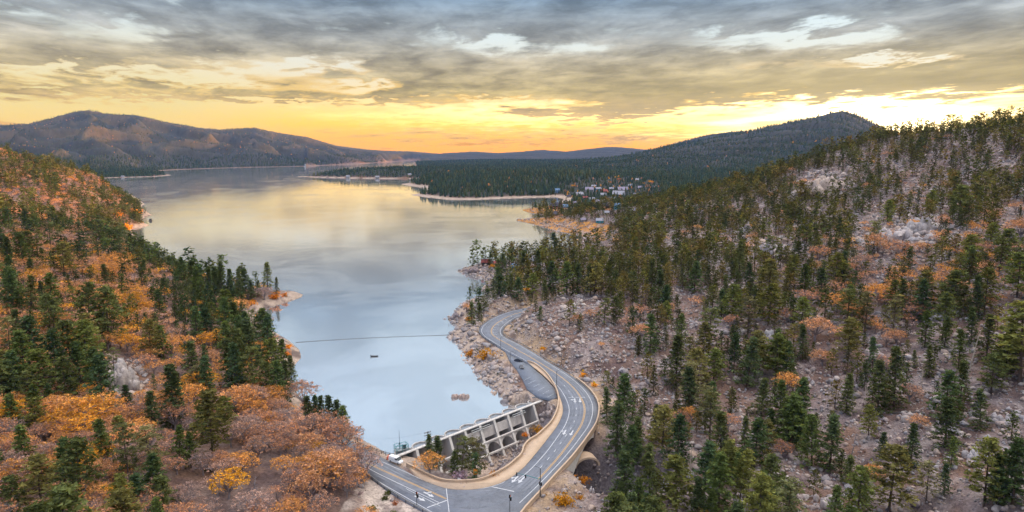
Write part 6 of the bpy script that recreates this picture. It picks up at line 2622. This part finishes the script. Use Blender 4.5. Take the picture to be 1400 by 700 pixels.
# ================================================================== cabins and the village
def house(px, py, wpx, wall, roof, lab, rz=0.0, storeys=1, depth=.75, name='cabin', cat='house', D=None):
    if D is None:
        x, y, z = raycast(px, py, 90, 9000)
    else:
        x, y, z = atD(px, py, D)
        z = float(height(x, y))
    dist = math.hypot(y, CAM_H - z)
    w = wpx * dist / F
    w = max(w, 6)
    d = w * depth
    h = 2.9 * storeys
    t = empty(name, (x, y, z - .4), rz, lab, cat)
    b_ = MB()
    b_.box((0, 0, h / 2 + .2), (w, d, h + .4))
    rh = min(d, w) * .38
    zt = h + .4
    b_.add([(-w / 2, -d / 2, zt), (-w / 2, d / 2, zt), (-w / 2, 0, zt + rh), (w / 2, -d / 2, zt), (w / 2, d / 2, zt), (w / 2, 0, zt + rh)], [(0, 1, 2), (3, 5, 4), (0, 2, 5, 3), (1, 4, 5, 2), (0, 3, 4, 1)])
    b_.build('wall', wall, t)
    r = MB()
    ow, od = w / 2 + .5, d / 2 + .6
    dz = rh * .6 / (d / 2)
    for s in (-1, 1):
        V = [(-ow, s * od, zt - dz), (ow, s * od, zt - dz), (ow, 0, zt + rh + .02), (-ow, 0, zt + rh + .02)]
        V2 = [(a, b__, c + .25) for a, b__, c in V]
        r.add(V + V2, [(0, 1, 2, 3), (7, 6, 5, 4), (0, 4, 5, 1), (1, 5, 6, 2), (2, 6, 7, 3), (3, 7, 4, 0)])
    rf = r.build('roof', roof, t)
    c = MB()
    c.box((w * .22, d * .15, zt + rh + .3), (.9, .9, 1.6))
    c.build('chimney', M_conc, rf)
    nw = max(2, min(5, int(w / 4)))
    for s_ in range(storeys):
        for k in range(nw):
            if s_ == 0 and k == nw // 2:
                continue
            q = MB()
            q.box((-w / 2 + w * (k + .5) / nw, -d / 2 - .03, 1.75 + 2.9 * s_), (min(1.6, w / nw * .55), .12, 1.3))
            q.build('window', M_glass, t)
    q = MB()
    q.box((-w / 2 + w * (nw // 2 + .5) / nw, -d / 2 - .03, 1.35), (1.1, .14, 2.1))
    q.build('door', M_wood, t)
    return t


def paint(name, c):
    return weathered(name, c, .2, .4, .8, 0)


W_red, W_brown, W_tan, W_white, W_blue, W_teal = paint('red_siding', (.22, .03, .05)), paint('brown_siding', (.13, .075, .05)), paint('tan_siding', (.42, .33, .22)), paint('white_siding', (.28, .28, .29)), paint('blue_siding', (.17, .27, .45)), paint('teal_siding', (.06, .30, .38))
R_grey, R_dark, R_lilac, R_red, R_green, R_blue, R_white = paint('grey_roof', (.30, .30, .34)), paint('dark_roof', (.06, .055, .075)), paint('lilac_roof', (.27, .24, .31)), paint('red_roof', (.26, .07, .06)), paint('green_roof', (.03, .33, .17)), paint('blue_roof', (.14, .23, .36)), paint('white_roof', (.29, .29, .33))
HOUSES = [
    (760, 285, 14, W_red, R_dark, 'dark red two storey lake house on the point beside the inlet', 2),
    (772, 284, 9, W_blue, R_blue, 'small blue house right of the dark red lake house', 1),
    (756, 294.5, 12, W_brown, R_dark, 'dark boathouse on the water below the red lake house', 1),
    (732, 263.5, 10, W_brown, R_lilac, 'brown cabin under pines on the shore of the wooded headland', 1),
    (761, 263, 8, W_blue, R_blue, 'tall pale blue house at the head of the inlet', 2),
    (792, 267, 10, W_tan, R_white, 'tan building with pale roof at the left of the village', 1),
    (806, 262, 11, W_white, R_lilac, 'house with a lilac roof at the upper left of the village', 2),
    (818, 261, 7, W_teal, R_white, 'teal house between two lilac roofs', 2),
    (826, 263, 9, W_brown, R_red, 'brown house with a dull red roof in the upper village', 1),
    (836, 261, 6, W_white, R_white, 'narrow white house right of the dull red roof', 2),
    (851, 261, 14, W_brown, R_lilac, 'wide dark house with a lilac roof in the upper village', 1),
    (846, 267, 16, W_white, R_white, 'long white building below the wide dark house', 1),
    (824, 268, 9, W_tan, R_grey, 'tan house left of the long white building', 1),
    (809, 274, 8, W_white, R_white, 'small white house in the middle of the village', 1),
    (788, 280, 10, W_brown, R_lilac, 'low lilac roof house nearest the red lake house', 1),
    (822, 279, 14, W_white, R_lilac, 'broad lilac roofed house in the lower village', 1),
    (829, 286, 12, W_brown, R_dark, 'dark purple brown house in front of the broad lilac roof', 2),
    (844, 286, 9, W_teal, R_blue, 'bright teal house at the right of the lower village', 2),
    (855, 278, 8, W_tan, R_red, 'pinkish house above the bright teal house', 1),
    (797, 303, 8, W_white, R_lilac, 'pale cabin among the pines behind the orange grass point', 1),
    (820, 304, 10, W_teal, R_grey, 'grey green cabin right of the pale cabin by the grass point', 1),
    (829, 293, 7, W_tan, R_white, 'small tan cabin below the dark purple house', 1),
    (863, 255, 7, W_white, R_white, 'white house at the back of the village under the forest', 1),
    (876, 258, 8, W_white, R_lilac, 'pale house in the upper right of the village', 1),
    (895, 257, 6, W_white, R_white, 'white house at the far right of the village', 1),
    (883, 276, 8, W_white, R_grey, 'pale house at the lower right of the village', 1),
    (870, 268, 8, W_tan, R_lilac, 'tan house between the right hand white houses', 1),
    (870, 247, 6, W_tan, R_white, 'small pale house half hidden in the forest above the village', 1),
    (812, 256, 6, W_brown, R_grey, 'grey roofed house at the upper edge of the village', 1),
    (800, 272, 7, W_brown, R_red, 'dark cabin with a dull red roof left of the small white house', 1),
    (838, 273, 7, W_blue, R_grey, 'slate blue house right of the village middle', 1),
    (778, 270, 6, W_tan, R_dark, 'dark roofed cabin near the head of the inlet', 1),
    (906, 262, 6, W_brown, R_white, 'dark house with a pale roof right of the village', 1),
    (866, 290, 7, W_tan, R_lilac, 'tan cabin below the pinkish house', 1),
    (664, 362, 11, W_brown, R_red, 'red roofed cabin at the base of the rocky point', 1),
    (680, 364, 10, W_tan, R_red, 'second red roofed cabin, nearer the pines', 1),
    (705, 368, 9, W_teal, R_teal if False else R_blue, 'cabin with a blue green roof among shore pines', 1),
    (727, 360, 10, W_tan, R_grey, 'tan roofed cabin on the pale shore clearing', 1),
    (275, 437, 8, W_brown, R_green, 'green roofed cabin in the trees near the sandy spit', 1),
    (476, 243.0, 5, W_white, R_white, 'small white house on the shore of the first headland', 2),
    (516, 243.6, 5, W_white, R_grey, 'pale house on the first headland, right of the white one', 2),
    (560, 240.5, 5, W_tan, R_white, 'tan house at the right end of the first headland', 2),
    (168, 242.2, 4, W_white, R_white, 'white house on the far left sand shore', 1),
    (135, 244.0, 4, W_tan, R_red, 'tan house on the far left sand shore', 1)]
for i, (px, py, wp, wl, rf, lab, st) in enumerate(HOUSES):
    house(px, py, wp, wl, rf, lab, ((i * 37) % 11 - 5) * .08, st)


# white tower house on the far shore
def far_tower():
    x, y, z = at(416, 228.2, 0)
    z = max(0, float(height(x, y + 20)))
    t = empty('observatory', (x, y + 20, z), 0, 'tiny white domed observatory on the far lake shore', 'observatory')
    b_ = MB()
    b_.tube([(0, 0, 0), (0, 0, 16)], 7, 12, 6.5)
    b_.build('tower', W_white, t)
    d = MB()
    rings = []
    for k in range(6):
        a = k / 5 * PI / 2
        rings.append([(6.8 * math.cos(a) * math.cos(q * PI / 6) + .001, 6.8 * math.cos(a) * math.sin(q * PI / 6), 16 + 6.8 * math.sin(a)) for q in range(12)])
    d.loft(rings)
    d.build('dome', R_white, t, smooth=True)
    w = MB()
    w.box((0, -14, 3), (5, 16, 5))
    w.build('wing', W_white, t)


far_tower()


# the golden trees of the village
def village_trees():
    g = np.random.default_rng(3)
    V, Fc, v, tv, tf = oak_template(900, 0, .5)
    cr = mk('crown', V, Fc, M_leaf, attrs={'v': v}, link=False)
    tk = mk('trunk', tv, tf, M_twig, link=False)
    for px, py, hp, lab, col in ((889, 253, 8, 'golden tree at the upper right of the village', (.62, .3, .02)), (879, 254, 6, 'orange tree left of the golden tree above the village', (.6, .24, .05)),
                                 (866, 280, 8, 'bright orange tree beside the lower right village house', (.68, .27, .03)), (899, 269, 7, 'pale orange tree at the right edge of the village', (.6, .26, .1)),
                                 (783, 258, 7, 'golden tree above the tan village building', (.55, .27, .03)), (846, 249, 7, 'rusty tree in the forest above the village', (.42, .18, .1))):
        x, y, z = raycast(px, py, 90, 6000)
        h = hp * math.hypot(y, CAM_H - z) / F
        e = empty('maple_tree', (x, y, z - .2), g.uniform(0, 6), lab, 'maple tree')
        e.scale = (h, h, h)
        c = bpy.data.objects.new('crown', cr.data)
        c.color = col + (1,)
        t = bpy.data.objects.new('trunk', tk.data)
        for o in (c, t):
            COL.objects.link(o)
            o.parent = e
    bpy.data.objects.remove(cr)
    bpy.data.objects.remove(tk)


village_trees()

# ================================================================== the air
def build_haze():
    mb = MB()
    mb.box((0, 6100, 262), (36000, 14400, 576))
    m_ = bpy.data.materials.new('air')
    m_.use_nodes = True
    nt = m_.node_tree
    nt.nodes.clear()
    out = nt.nodes.new('ShaderNodeOutputMaterial')
    v = nt.nodes.new('ShaderNodeVolumePrincipled')
    v.inputs['Color'].default_value = HAZE_COL + (1,)
    v.inputs['Density'].default_value = HAZE_DENS
    v.inputs['Anisotropy'].default_value = 0.0
    nt.links.new(v.outputs[0], out.inputs['Volume'])
    o = mb.build('haze', m_)
    tag(o, kind='stuff')


HAZE_COL = (0.13, 0.29, 0.85)
HAZE_DENS = 2.2e-5
build_haze()
